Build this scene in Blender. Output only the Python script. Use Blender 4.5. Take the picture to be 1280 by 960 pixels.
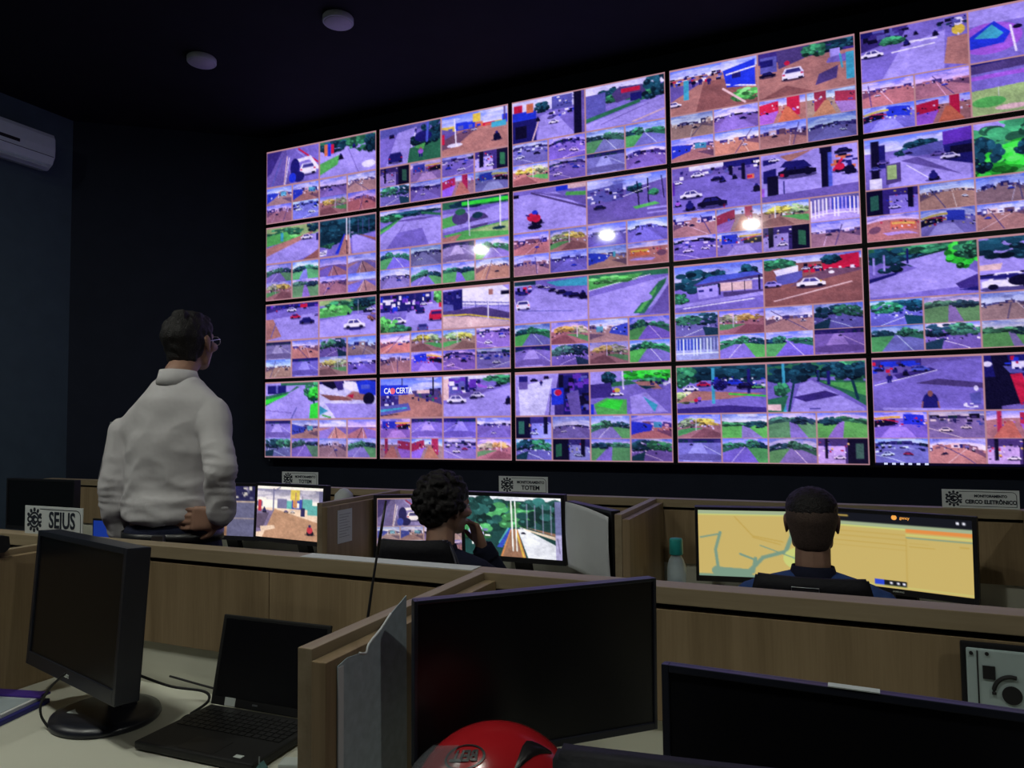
import bpy, bmesh, math, random
import numpy as np
from mathutils import Vector, Matrix, noise
for o in list(bpy.data.objects): bpy.data.objects.remove(o)
SC = bpy.context.scene
COL = SC.collection
PI = math.pi
V = Vector
# ------------------------------------------------------------------ camera, world, lights
cam_d = bpy.data.cameras.new('camera'); cam = bpy.data.objects.new('camera', cam_d); COL.objects.link(cam); SC.camera = cam
cam_d.sensor_width = 36; cam_d.lens = 36*907.4/1280; cam_d.clip_start = .05; cam_d.clip_end = 60
_f = V((-0.40027618, 0.91494609, 0.05150368)); _r = V((0.91588469, 0.40129569, -0.01081659)); _u = V((0.0305648, -0.04284181, 0.99861423))
cam.matrix_world = Matrix(((_r.x, _u.x, -_f.x, 4.712), (_r.y, _u.y, -_f.y, -5.154), (_r.z, _u.z, -_f.z, 1.44), (0, 0, 0, 1)))
SC.view_settings.view_transform = 'Standard'; SC.view_settings.look = 'None'
SC.view_settings.gamma = 1; SC.view_settings.use_curve_mapping = False
SC.view_settings.exposure = 0.0
W = bpy.data.worlds.new('world'); SC.world = W; W.use_nodes = True
W.node_tree.nodes['Background'].inputs[0].default_value = (.02, .03, .05, 1)
W.node_tree.nodes['Background'].inputs[1].default_value = .05
LAMP = 300.0          # radiant strength of the lit round ceiling lamps
LAMP_COL = (.97, .99, .88)
FEED = 1.0          # strength of the video wall feeds
CEIL = 4.14

# ------------------------------------------------------------------ materials
def mat(name, col, rough=.5, spec=.4, noise_amt=.0, nscale=20, metal=0., emis=None, estr=0., alpha=1., trans=0., bump=0., bscale=60):
    m = bpy.data.materials.new(name); m.use_nodes = True; nt = m.node_tree; b = nt.nodes['Principled BSDF']
    b.inputs['Base Color'].default_value = (*col, 1); b.inputs['Roughness'].default_value = rough
    b.inputs['Specular IOR Level'].default_value = spec; b.inputs['Metallic'].default_value = metal
    b.inputs['Alpha'].default_value = alpha; b.inputs['Transmission Weight'].default_value = trans
    if emis: b.inputs['Emission Color'].default_value = (*emis, 1); b.inputs['Emission Strength'].default_value = estr
    tc = nt.nodes.new('ShaderNodeTexCoord'); n = nt.nodes.new('ShaderNodeTexNoise'); n.inputs['Scale'].default_value = nscale; n.inputs['Detail'].default_value = 4
    nt.links.new(tc.outputs['Object'], n.inputs['Vector'])
    r = nt.nodes.new('ShaderNodeValToRGB')
    a = noise_amt or .05
    r.color_ramp.elements[0].position = .3; r.color_ramp.elements[1].position = .7
    r.color_ramp.elements[0].color = (*[c*(1-a) for c in col], 1); r.color_ramp.elements[1].color = (*[min(1, c*(1+a)) for c in col], 1)
    nt.links.new(n.outputs['Fac'], r.inputs['Fac']); nt.links.new(r.outputs['Color'], b.inputs['Base Color'])
    if bump:
        n2 = nt.nodes.new('ShaderNodeTexNoise'); n2.inputs['Scale'].default_value = bscale; nt.links.new(tc.outputs['Object'], n2.inputs['Vector'])
        bp = nt.nodes.new('ShaderNodeBump'); bp.inputs['Strength'].default_value = bump; bp.inputs['Distance'].default_value = .01
        nt.links.new(n2.outputs['Fac'], bp.inputs['Height']); nt.links.new(bp.outputs['Normal'], b.inputs['Normal'])
    return m
def wood_mat(name, c0, c1, axis='Z'):
    m = mat(name, c0, .48, .35); nt = m.node_tree; b = nt.nodes['Principled BSDF']
    tc = nt.nodes.new('ShaderNodeTexCoord'); mp = nt.nodes.new('ShaderNodeMapping')
    mp.inputs['Scale'].default_value = (14, 14, .7) if axis == 'Z' else ((.7, 14, 14) if axis == 'X' else (14, .7, 14))
    nt.links.new(tc.outputs['Object'], mp.inputs['Vector'])
    n = nt.nodes.new('ShaderNodeTexNoise'); n.inputs['Scale'].default_value = 1.6; n.inputs['Detail'].default_value = 8; n.inputs['Distortion'].default_value = .5
    nt.links.new(mp.outputs[0], n.inputs['Vector'])
    n2 = nt.nodes.new('ShaderNodeTexNoise'); n2.inputs['Scale'].default_value = 14; n2.inputs['Detail'].default_value = 3
    nt.links.new(mp.outputs[0], n2.inputs['Vector'])
    mx = nt.nodes.new('ShaderNodeMath'); mx.operation = 'MULTIPLY_ADD'; mx.inputs[1].default_value = .35
    nt.links.new(n2.outputs['Fac'], mx.inputs[0]); nt.links.new(n.outputs['Fac'], mx.inputs[2])
    r = nt.nodes.new('ShaderNodeValToRGB'); r.color_ramp.elements[0].position = .45; r.color_ramp.elements[1].position = .85
    r.color_ramp.elements[0].color = (*c0, 1); r.color_ramp.elements[1].color = (*c1, 1)
    nt.links.new(mx.outputs[0], r.inputs['Fac']); nt.links.new(r.outputs['Color'], b.inputs['Base Color'])
    return m
def feed_mat(name, strength, rough=.07, spec=.5):
    m = bpy.data.materials.new(name); m.use_nodes = True; nt = m.node_tree; b = nt.nodes['Principled BSDF']
    b.inputs['Base Color'].default_value = (.004, .004, .006, 1); b.inputs['Roughness'].default_value = rough; b.inputs['Specular IOR Level'].default_value = spec
    a = nt.nodes.new('ShaderNodeAttribute'); a.attribute_name = 'feed'
    nt.links.new(a.outputs['Color'], b.inputs['Emission Color']); b.inputs['Emission Strength'].default_value = strength
    return m
M = dict(
 feed=feed_mat('video_feed', FEED), mfeed=feed_mat('monitor_feed', 1.0, .3),
 wall=mat('wall_paint', (.020, .026, .044), .8, .25, .08, 6, bump=.06, bscale=40),
 wall_lit=mat('wall_paint_lit', (.070, .110, .125), .8, .25, .08, 6, bump=.06, bscale=40),  # same wall paint, with the left wall's lamp light put into the colour
 ceil=mat('ceiling_paint', (.012, .012, .017), .85, .2, .1, 5, bump=.05),
 floor=mat('floor_tile', (.10, .10, .11), .35, .4, .1, 3),
 wood=wood_mat('oak_laminate', (.22, .155, .085), (.33, .24, .14)),
 edge=wood_mat('oak_edging', (.26, .20, .12), (.34, .27, .175), 'X'),
 edgey=wood_mat('oak_edging_side', (.26, .20, .12), (.34, .27, .175), 'Y'),
 gap=mat('dark_groove', (.012, .011, .01), .8),
 desk=mat('desk_laminate', (.66, .66, .56), .42, .4, .03, 4),
 black=mat('black_plastic', (.012, .012, .015), .42, .4, .1, 30),
 bezel=mat('display_bezel', (.006, .006, .009), .4, .4),
 dark=mat('off_screen', (.004, .004, .006), .3, .45),
 navyp=mat('monitor_shell', (.014, .016, .026), .33, .5),
 laptop=mat('laptop_shell', (.014, .014, .015), .5, .35, .1, 50),
 key=mat('laptop_keys', (.010, .010, .011), .45, .45),
 white=mat('white_plastic', (.52, .55, .57), .45, .4, .03),
 lampoff=mat('lamp_diffuser_off', (.52, .50, .56), .5, .4, .02),
 lampon=mat('lamp_diffuser_lit', (.8, .8, .8), .5, .3, emis=LAMP_COL, estr=LAMP),
 ac=mat('air_conditioner_shell', (.62, .72, .72), .4, .45, .03),
 slot=mat('dark_slot', (.01, .01, .012), .7),
 paper=mat('paper', (.62, .64, .66), .8, .2, .04, 8),
 paperg=mat('grey_film', (.36, .43, .48), .45, .4, .12, 60),
 signw=mat('sign_plate', (.66, .70, .72), .5, .4, .02),
 ink=mat('sign_ink', (.02, .025, .04), .6, .2),
 skin=mat('skin', (.36, .20, .14), .5, .4, .1, 30), skin2=mat('skin_warm', (.30, .17, .12), .5, .4, .1, 30),
 hair=mat('black_hair', (.012, .010, .011), .55, .35, .3, 120, bump=.5, bscale=250),
 fade=mat('cropped_hair', (.085, .058, .048), .8, .2, .3, 200, bump=.3, bscale=400),
 shirt=mat('white_cotton', (.60, .58, .60), .85, .2, .03, 12, bump=.35, bscale=16),
 jeans=mat('navy_trousers', (.018, .022, .05), .85, .2, .2, 80, bump=.2, bscale=400),
 jacket=mat('navy_jacket', (.012, .014, .032), .85, .15, .15, 60, bump=.2, bscale=300),
 blue=mat('blue_cotton', (.035, .075, .24), .85, .2, .1, 60),
 belt=mat('belt_leather', (.012, .012, .014), .35, .5), buckle=mat('metal', (.6, .6, .65), .3, .5, metal=1.),
 eye=mat('eye_white', (.7, .7, .7), .3), shoe=mat('shoe_leather', (.012, .011, .011), .4),
 chair=mat('chair_mesh', (.012, .012, .016), .7, .25, .2, 90, bump=.2), chairf=mat('chair_frame', (.02, .02, .024), .4, .4),
 chrome=mat('grey_metal', (.30, .31, .34), .35, .5, metal=.8),
 red=mat('helmet_red', (.42, .012, .018), .22, .6, .05), redd=mat('helmet_dark', (.012, .010, .012), .35, .5),
 teal=mat('teal_cap', (.02, .30, .28), .4, .4), clear=mat('clear_bottle', (.62, .75, .82), .12, .5, alpha=.45), water=mat('bottle_water', (.25, .36, .45), .1, .5, alpha=.6),
 visor=mat('visor_plastic', (.16, .18, .20), .08, .6, alpha=.42),
 purple=mat('purple_folder', (.07, .03, .30), .4, .4), blueb=mat('blue_folder', (.02, .02, .17), .4, .4),
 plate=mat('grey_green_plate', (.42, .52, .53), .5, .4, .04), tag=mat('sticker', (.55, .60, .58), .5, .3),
 cable=mat('black_cable', (.008, .008, .01), .5, .4), redink=mat('red_ink', (.5, .05, .04), .6),
 greyb=mat('grey_board', (.30, .31, .35), .6, .3), orange=mat('orange_light', (.9, .4, .08), .5, emis=(1, .42, .08), estr=.8),
 tabblue=mat('tablet_glow', (.02, .05, .3), .3, .4, emis=(.008, .035, .30), estr=.55),
)
# ------------------------------------------------------------------ mesh helpers
def link(name, me, m=None, parent=None, smooth=False, loc=None):
    o = bpy.data.objects.new(name, me); COL.objects.link(o)
    if m and me is not None: me.materials.append(M[m] if isinstance(m, str) else m)
    if parent: o.parent = parent
    if smooth: me.polygons.foreach_set('use_smooth', [True]*len(me.polygons))
    if loc: o.location = loc
    return o
def obj(name, bm, m, parent=None, smooth=False, loc=None, auto=None):
    me = bpy.data.meshes.new(name); bmesh.ops.recalc_face_normals(bm, faces=bm.faces[:]); bm.to_mesh(me); bm.free()
    return link(name, me, m, parent, smooth, loc)
def B(): return bmesh.new()
def box(bm, x0, x1, y0, y1, z0, z1, bev=0., rot=None):
    b2 = bmesh.new(); bmesh.ops.create_cube(b2, size=1)
    for v in b2.verts: v.co = V(((x0+x1)/2+v.co.x*(x1-x0), (y0+y1)/2+v.co.y*(y1-y0), (z0+z1)/2+v.co.z*(z1-z0)))
    if bev: bmesh.ops.bevel(b2, geom=b2.edges[:], offset=bev, segments=2, affect='EDGES', profile=.6)
    if rot: bmesh.ops.transform(b2, matrix=rot, verts=b2.verts[:])
    merge(bm, b2); return bm
def merge(bm, b2):
    me = bpy.data.meshes.new('t'); b2.to_mesh(me); b2.free(); bm.from_mesh(me); bpy.data.meshes.remove(me)
def bx(*a, **k): return box(B(), *a, **k)
def prism(bm, pts, d0, d1, plane='XZ'):
    """outline pts extruded from d0 to d1 along the third axis"""
    f = {'XZ': lambda a, b, d: (a, d, b), 'XY': lambda a, b, d: (a, b, d), 'YZ': lambda a, b, d: (d, a, b)}[plane]
    A = [bm.verts.new(f(a, b, d0)) for a, b in pts]; C = [bm.verts.new(f(a, b, d1)) for a, b in pts]
    n = len(pts); bm.faces.new(A); bm.faces.new(C[::-1])
    for i in range(n): bm.faces.new((A[i], A[(i+1) % n], C[(i+1) % n], C[i]))
    return bm
def lathe(bm, prof, n=32, c=(0, 0, 0), axis='Z', sx=1, sy=1):
    rings = []
    for r, z in prof:
        ring = []
        for i in range(n):
            a = 2*PI*i/n; x, y = r*math.cos(a)*sx, r*math.sin(a)*sy
            p = (x, y, z) if axis == 'Z' else ((x, z, y) if axis == 'Y' else (z, x, y))
            ring.append(bm.verts.new((p[0]+c[0], p[1]+c[1], p[2]+c[2])))
        rings.append(ring)
    for a, b in zip(rings, rings[1:]):
        for i in range(n): bm.faces.new((a[i], a[(i+1) % n], b[(i+1) % n], b[i]))
    bm.faces.new(rings[0][::-1]); bm.faces.new(rings[-1]); return bm
def tube(bm, pts, r, n=8, sub=6):
    pts = [V(p) for p in pts]
    if sub and len(pts) > 2:
        q = []
        for i in range(len(pts)-1):
            p0 = pts[max(i-1, 0)]; p1 = pts[i]; p2 = pts[i+1]; p3 = pts[min(i+2, len(pts)-1)]
            for k in range(sub):
                t = k/sub; q.append(.5*((2*p1)+(p2-p0)*t+(2*p0-5*p1+4*p2-p3)*t*t+(3*p1-p0-3*p2+p3)*t**3))
        q.append(pts[-1]); pts = q
    rr = r if isinstance(r, (list, tuple)) else [r, r]
    rings = []; up = V((0, 0, 1))
    for i, p in enumerate(pts):
        d = (pts[min(i+1, len(pts)-1)]-pts[max(i-1, 0)]).normalized()
        a = d.cross(up)
        if a.length < .05: a = d.cross(V((1, 0, 0)))
        a.normalize(); b = d.cross(a); rad = rr[0]+(rr[1]-rr[0])*i/(len(pts)-1)
        rings.append([bm.verts.new(p+a*rad*math.cos(2*PI*k/n)+b*rad*math.sin(2*PI*k/n)) for k in range(n)])
    for a, b in zip(rings, rings[1:]):
        for k in range(n): bm.faces.new((a[k], a[(k+1) % n], b[(k+1) % n], b[k]))
    bm.faces.new(rings[0][::-1]); bm.faces.new(rings[-1]); return bm
def thing(name, label, cat, loc=(0, 0, 0), rotz=0, group=None):
    o = bpy.data.objects.new(name, None); COL.objects.link(o); o.empty_display_size = .1
    o.location = loc; o.rotation_euler = (0, 0, rotz); o['label'] = label; o['category'] = cat
    if group: o['group'] = group
    return o
def tag(o, label, cat, group=None):
    o['label'] = label; o['category'] = cat
    if group: o['group'] = group
    return o
def struct(name, bm, m, parent=None):
    o = obj(name, bm, m, parent)
    if not parent: o['kind'] = 'structure'
    return o
def text(s, size, parent, m, loc, name='lettering', bold=.0, sx=1., rot=(PI/2, 0, 0), align='CENTER', ext=.0006):
    cu = bpy.data.curves.new('t', 'FONT'); cu.body = s; cu.size = size; cu.align_x = align; cu.align_y = 'CENTER'; cu.extrude = ext; cu.offset = bold; cu.resolution_u = 3
    o = bpy.data.objects.new('t', cu); COL.objects.link(o); dg = bpy.context.evaluated_depsgraph_get()
    me = bpy.data.meshes.new_from_object(o.evaluated_get(dg)); bpy.data.objects.remove(o)
    for v in me.vertices: v.co.x *= sx
    me.materials.clear(); r = link(name, me, m, parent); r.location = loc; r.rotation_euler = rot
    return r

# ------------------------------------------------------------------ picture painter for the screens
PAL = dict(k=(22, 20, 42), r=(136, 126, 196), R=(176, 168, 230), d=(184, 138, 112), D=(120, 90, 96), w=(226, 228, 255), s=(112, 144, 244), S=(90, 110, 200),
 g=(96, 186, 84), G=(28, 70, 72), n=(38, 38, 104), b=(104, 108, 170), B=(44, 70, 205), W=(242, 242, 255), y=(226, 206, 72), o=(214, 130, 76), e=(205, 40, 66),
 p=(110, 66, 176), t=(76, 180, 190), m=(56, 128, 78), a=(118, 106, 166), A=(70, 58, 122), c=(232, 205, 190), h=(66, 230, 60), v=(170, 110, 210), q=(90, 78, 120), i=(150, 105, 85), l=(168, 200, 120))
class Pic:
    def __init__(s, w, h, bg='r', seed=0):
        s.w, s.h = w, h; s.a = np.zeros((h, w, 3)); s.rs = np.random.RandomState(seed)
        s.X, s.Y = np.meshgrid((np.arange(w)+.5)/w*100, (np.arange(h)+.5)/h*100); s.fill(bg)
    def col(s, c): return np.array(PAL[c] if isinstance(c, str) else c, float)
    def fill(s, c): s.a[:] = s.col(c)
    def put(s, m, c, op=1.):
        s.a[m] = s.a[m]*(1-op)+s.col(c)*op
    def poly(s, c, P, op=1.):
        m = np.zeros(s.X.shape, bool); n = len(P)
        for i in range(n):
            x0, y0 = P[i]; x1, y1 = P[(i+1) % n]
            if y0 == y1: continue
            cr = ((s.Y >= min(y0, y1)) & (s.Y < max(y0, y1)) & (s.X < x0+(s.Y-y0)*(x1-x0)/(y1-y0))); m ^= cr
        s.put(m, c, op)
    def rect(s, c, x0, y0, x1, y1, op=1.): s.put((s.X >= x0) & (s.X < x1) & (s.Y >= y0) & (s.Y < y1), c, op)
    def ell(s, c, x, y, rx, ry, op=1.): s.put(((s.X-x)/rx)**2+((s.Y-y)/ry)**2 < 1, c, op)
    def line(s, c, w, P, op=1.):
        for (x0, y0), (x1, y1) in zip(P, P[1:]):
            dx, dy = x1-x0, y1-y0; t = np.clip(((s.X-x0)*dx+(s.Y-y0)*dy)/(dx*dx+dy*dy+1e-9), 0, 1)
            s.put(np.hypot(s.X-x0-t*dx, (s.Y-y0-t*dy)*.6) < w/2, c, op)
    def tree(s, c, x, y, rx, ry, n=46):
        base = s.col(c)
        for _ in range(n):
            a = s.rs.rand()*2*PI; q = s.rs.rand()**.5
            f = .45+s.rs.rand()*.75; v_ = math.sin(a)*q; f *= 1.18-.42*v_
            s.ell(base*f, x+rx*q*math.cos(a), y+ry*q*math.sin(a), rx*.17+1.2, ry*.17+1.6)
            if s.rs.rand() < .45: s.ell(np.minimum(base*1.7+18, 235), x+rx*q*math.cos(a)-rx*.05, y+ry*q*math.sin(a)-ry*.08, rx*.06+.6, ry*.05+.8, .6)
    def speck(s, cs, x0, y0, x1, y1, n, w=4, h=6):
        for _ in range(n):
            x = x0+s.rs.rand()*(x1-x0); y = y0+s.rs.rand()*(y1-y0); ww = w*(.4+s.rs.rand()); hh = h*(.4+s.rs.rand())
            s.rect(cs[s.rs.randint(len(cs))], x-ww/2, y-hh/2, x+ww/2, y+hh/2)
    def car(s, c, x, y, k, view='s'):
        h = k*.42*1.6
        s.ell('k', x, y+h*.42, k*.52, h*.2, .55)
        s.poly(c, [(x-k/2, y+h*.3), (x-k/2, y-h*.02), (x-k*.36, y-h*.12), (x-k*.25, y-h*.48), (x+k*.16, y-h*.5), (x+k*.33, y-h*.1), (x+k*.5, y), (x+k/2, y+h*.32)])
        s.poly('n', [(x-k*.30, y-h*.10), (x-k*.21, y-h*.40), (x+k*.12, y-h*.42), (x+k*.25, y-h*.08)], .8)
        s.rect(c, x-k*.06, y-h*.42, x-k*.03, y-h*.08)
        s.ell('k', x-k*.3, y+h*.3, k*.09, h*.16); s.ell('k', x+k*.3, y+h*.3, k*.09, h*.16)
    def rear(s, c, x, y, k):
        h = k*1.25
        s.ell('k', x, y+h*.42, k*.55, h*.13, .5)
        s.poly(c, [(x-k/2, y+h*.4), (x-k/2, y-h*.05), (x-k*.36, y-h*.42), (x+k*.36, y-h*.42), (x+k/2, y-h*.05), (x+k/2, y+h*.4)])
        s.poly('n', [(x-k*.38, y-h*.06), (x-k*.3, y-h*.34), (x+k*.3, y-h*.34), (x+k*.38, y-h*.06)], .85)
        s.rect('k', x-k*.45, y+h*.3, x-k*.25, y+h*.45); s.rect('k', x+k*.25, y+h*.3, x+k*.45, y+h*.45)
        s.rect('e', x-k*.48, y+h*.0, x-k*.36, y+h*.1); s.rect('e', x+k*.36, y+h*.0, x+k*.48, y+h*.1)
    def moto(s, c, x, y, k):
        s.ell('k', x, y+k*.5, k*.55, k*.16, .5); s.ell('k', x-k*.1, y+k*.3, k*.22, k*.36); s.ell('k', x+k*.22, y+k*.3, k*.2, k*.32)
        s.ell(c, x, y-k*.12, k*.3, k*.46); s.ell('n', x, y-k*.65, k*.14, k*.2)
    def man(s, c, x, y, k):
        s.rect('n', x-k*.12, y, x-k*.02, y+k*.5); s.rect('n', x+k*.02, y, x+k*.12, y+k*.5); s.ell(c, x, y-k*.15, k*.2, k*.3); s.ell('i', x, y-k*.52, k*.08, k*.13)
    def sky(s, hor, c0='s', c1='w', cloud=6):
        a, b = s.col(c0), s.col(c1); t = np.clip(s.Y/max(hor, 1), 0, 1)[..., None]; m = s.Y[:, :] < hor
        s.a[m] = (a*(1-t)+b*t)[m]
        for _ in range(cloud):
            s.ell('w', s.rs.rand()*100, s.rs.rand()*hor*.9, 8+s.rs.rand()*18, 2+s.rs.rand()*6, .5)
            if s.rs.rand() < .4: s.ell('b', s.rs.rand()*100, s.rs.rand()*hor*.6, 6+s.rs.rand()*14, 2+s.rs.rand()*4, .35)
    def build(s, y, h, n=9, cs='bWdDnAc'):
        x = -5
        while x < 105:
            w = 4+s.rs.rand()*16; hh = h*(.4+s.rs.rand()*.7); s.rect(cs[s.rs.randint(len(cs))], x, y-hh, x+w, y+.5)
            if w > 8: s.rect(cs[s.rs.randint(len(cs))], x+w*.2, y-hh*.6, x+w*.7, y-hh*.1)
            x += w
    def grain(s, amt=9):
        f = np.zeros((s.h, s.w))
        for n_, am in ((3, .09), (8, .06), (22, .06), (50, .07)):
            gx = np.linspace(0, n_-1.001, s.w); gy = np.linspace(0, n_-1.001, s.h); g = s.rs.rand(n_+1, n_+1)*2-1
            x0 = gx.astype(int); y0 = gy.astype(int); fx = (gx-x0)[None]; fy = (gy-y0)[:, None]
            f += am*((g[y0][:, x0]*(1-fx)+g[y0][:, x0+1]*fx)*(1-fy)+(g[y0+1][:, x0]*(1-fx)+g[y0+1][:, x0+1]*fx)*fy)
        s.a *= (1+f)[..., None]
        s.a += s.rs.randn(*s.a.shape[:2], 1)*amt; s.a = np.clip(s.a, 0, 255)
def spec(txt, w, h, seed):
    """tiny drawing language: ops separated by '|' , coordinates in percent of the tile"""
    ops = txt.split('|'); p = Pic(w, h, ops[0].strip() or 'r', seed)
    # soft paving tone so that the roads are not flat
    for _ in range(5 if ops[0].strip() in ('r', 'R', 'a') else 0): p.ell('R' if p.rs.rand() < .5 else 'a', p.rs.rand()*100, p.rs.rand()*100, 30, 12, .12)
    for o in ops[1:]:
        t = o.split(); k = t[0]
        pts = lambda q: [tuple(float(v) for v in s_.split(',')) for s_ in q]
        if k == 'P': p.poly(t[1], pts(t[2:]))
        elif k == 'X': (a, b), (c, d) = pts(t[2:4]); p.rect(t[1], a, b, c, d)
        elif k == 'E': (a, b), (c, d) = pts(t[2:4]); p.ell(t[1], a, b, c, d)
        elif k == 'L': p.line(t[1], float(t[2]), pts(t[3:]))
        elif k == 'T': (a, b), (c, d) = pts(t[2:4]); p.tree(t[1], a, b, c, d)
        elif k == 'N': (a, b), (c, d) = pts(t[2:4]); p.speck(t[1], a, b, c, d, int(t[4]), *(pts(t[5:6])[0] if len(t) > 5 else (4, 6)))
        elif k == 'S': p.sky(float(t[1]), *(t[2:4] if len(t) > 3 else ()))
        elif k == 'U': p.build(float(t[1]), float(t[2]), cs=t[3] if len(t) > 3 else 'bWdDnAc')
        elif k in 'CRMH': (a, b), = pts(t[2:3]); getattr(p, dict(C='car', R='rear', M='moto', H='man')[k])(t[1], a, b, float(t[3]))
    if ops[0].strip() != 'Y': p.grain()
    return p.a
def small(code, w, h, seed):
    rs = np.random.RandomState(seed); j = lambda a, b: a+rs.rand()*(b-a); ch = lambda s_: s_[rs.randint(len(s_))]
    hz = j(30, 46); vx = j(25, 75); f = '%d'
    S = {'s': f'd|S {hz}|U {hz+6} {j(10,24)}|P D 0,{hz+4} 40,{hz+8} 0,{hz+30}|L c 1.5 {vx},{hz+5} {j(0,100)},100|L q 2 {j(10,90)},{j(5,30)} {j(10,90)},100|C {ch("WWkB")} {j(15,85)},{j(52,70)} 13|N kWqd 0,{hz} 100,{hz+14} 14',
     'v': f'a|S {hz}|U {hz+5} {j(10,20)} nAbk|P r {vx},{hz} {vx+8},{hz} 100,100 0,100|C {ch("WkB")} {j(25,80)},{j(55,75)} 16|N kWb 0,{hz} 100,{hz+12} 14',
     'g': f'r|S {hz}|T G 20,{hz} 25,14|T m 75,{hz} 28,12|P g 0,{hz+10} 45,{hz+8} 20,100 0,100|P m 60,{hz+8} 100,{hz+8} 100,{hz+26}|L W 1.5 50,{hz+6} 80,100|T m {vx},{hz-6} 14,16',
     'G': f'm|S {hz-10}|T m 30,{hz} 40,16|P g 0,{hz+8} 100,{hz+2} 100,100 0,100|P r 45,{hz+4} 55,{hz+4} {j(60,95)},100 {j(35,58)},100|T G 75,{hz} 25,14',
     't': f'a|S 22|T G 30,28 35,24|T m 72,30 30,24|P a 0,58 100,50 100,100 0,100|L W 1.5 20,60 80,100|N kWRn 0,48 100,70 16|P G 0,70 35,60 30,100 0,100',
     'p': f'r|S 16|U 26 16 nAbkG|N kWBnRb 0,24 100,48 22 9,7|C W {j(20,40)},{j(60,76)} 26|C {ch("kBWe")} {j(60,84)},{j(46,64)} 20|L W 1.5 0,{j(55,70)} 60,100',
     'b': f'd|S {hz+6} s w|P a 0,{hz+4} 100,{hz+4} 100,{hz+9} 0,{hz+9}|P r 0,60 {vx},{hz+6} 30,100 0,100|P d 30,100 {vx},{hz+5} {vx+4},{hz+5} 100,95 100,100|L W 1.5 {vx},{hz+6} 42,100|L k 1.5 {vx},{hz+6} 66,100|P a {vx+3},{hz+6} 100,{hz+14} 100,80',
     'k': f'A|X k 0,0 {j(30,45)},100|X R 45,30 100,100|N WeBnyk 38,10 100,70 24|X k {j(70,82)},0 {j(84,92)},80|C W {j(50,70)},75 24|X m 8,20 24,80',
     'l': f'r|X n 0,0 100,14|U 18 14 nAG|P R 20,100 45,18 60,18 90,100|L W 1.2 0,70 40,30|E a 50,80 60,16|C k {j(20,80)},26 9',
     'm': f'd|S 30|P e 0,18 42,8 42,60 0,{j(60,85)}|P v 0,60 42,50 30,100 0,100|X e {j(60,75)},0 {j(80,88)},80|N WekvB 0,20 100,60 18|P o 40,100 55,40 64,40 90,100',
     'u': f'd|S {hz}|U {hz+4} 18|P B 0,20 {j(35,60)},{hz} {j(30,50)},{hz+26} 0,80|X t {j(55,65)},30 {j(72,92)},55|N WkB 0,{hz} 100,{hz+24} 16|P D 60,70 100,60 100,90',
     'y': f'd|S 30|T l 30,34 30,18|T y 66,32 26,14|P g 0,56 60,60 20,80 0,82|N kDW 0,44 100,56 16|L W 2 {vx},10 {vx},70|P i 30,100 60,60 100,70 100,100',
     'f': f'b|P R 0,60 100,50 100,100 0,100|X B 45,10 100,58|'+'|'.join(f'X {ch("WRw")} {x},8 {x+3.4},{j(72,88)}' for x in range(0, 100, 8))+'|X W 0,70 100,75',
     'x': f'r|S 26|X B {j(5,20)},10 {j(40,55)},50|X k 60,30 100,55|N WykBe 0,20 100,60 26|L e 3 55,40 100,20|X y 50,18 98,26|P R 20,100 40,60 70,60 90,100',
     'o': f'd|S 22|X o 45,30 95,62|X y 48,34 92,42|N kDWe 0,28 100,62 18|P R 30,74 80,70 100,78 40,86|E D 15,55 12,14'}
    p = spec(S[code], w, h, seed); L = p.mean(-1, keepdims=True)
    t_ = np.array((j(.90, 1.08), j(.90, 1.04), j(.92, 1.10)))*j(.88, 1.12)
    if rs.rand() < .5: p = p[:, ::-1]; L = L[:, ::-1]
    if rs.rand() < .6:   # wide-angle cameras bend the horizon
        u = np.linspace(-1, 1, w); sh_ = (j(.06, .16)*h*u*u).astype(int); ii = np.clip(np.arange(h)[:, None]-sh_[None]+int(.03*h), 0, h-1); p = p[ii, np.arange(w)[None]]; L = L[ii, np.arange(w)[None]]
    return np.clip((L+(p-L)*j(.62, 1.0))*t_, 0, 255)
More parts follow.
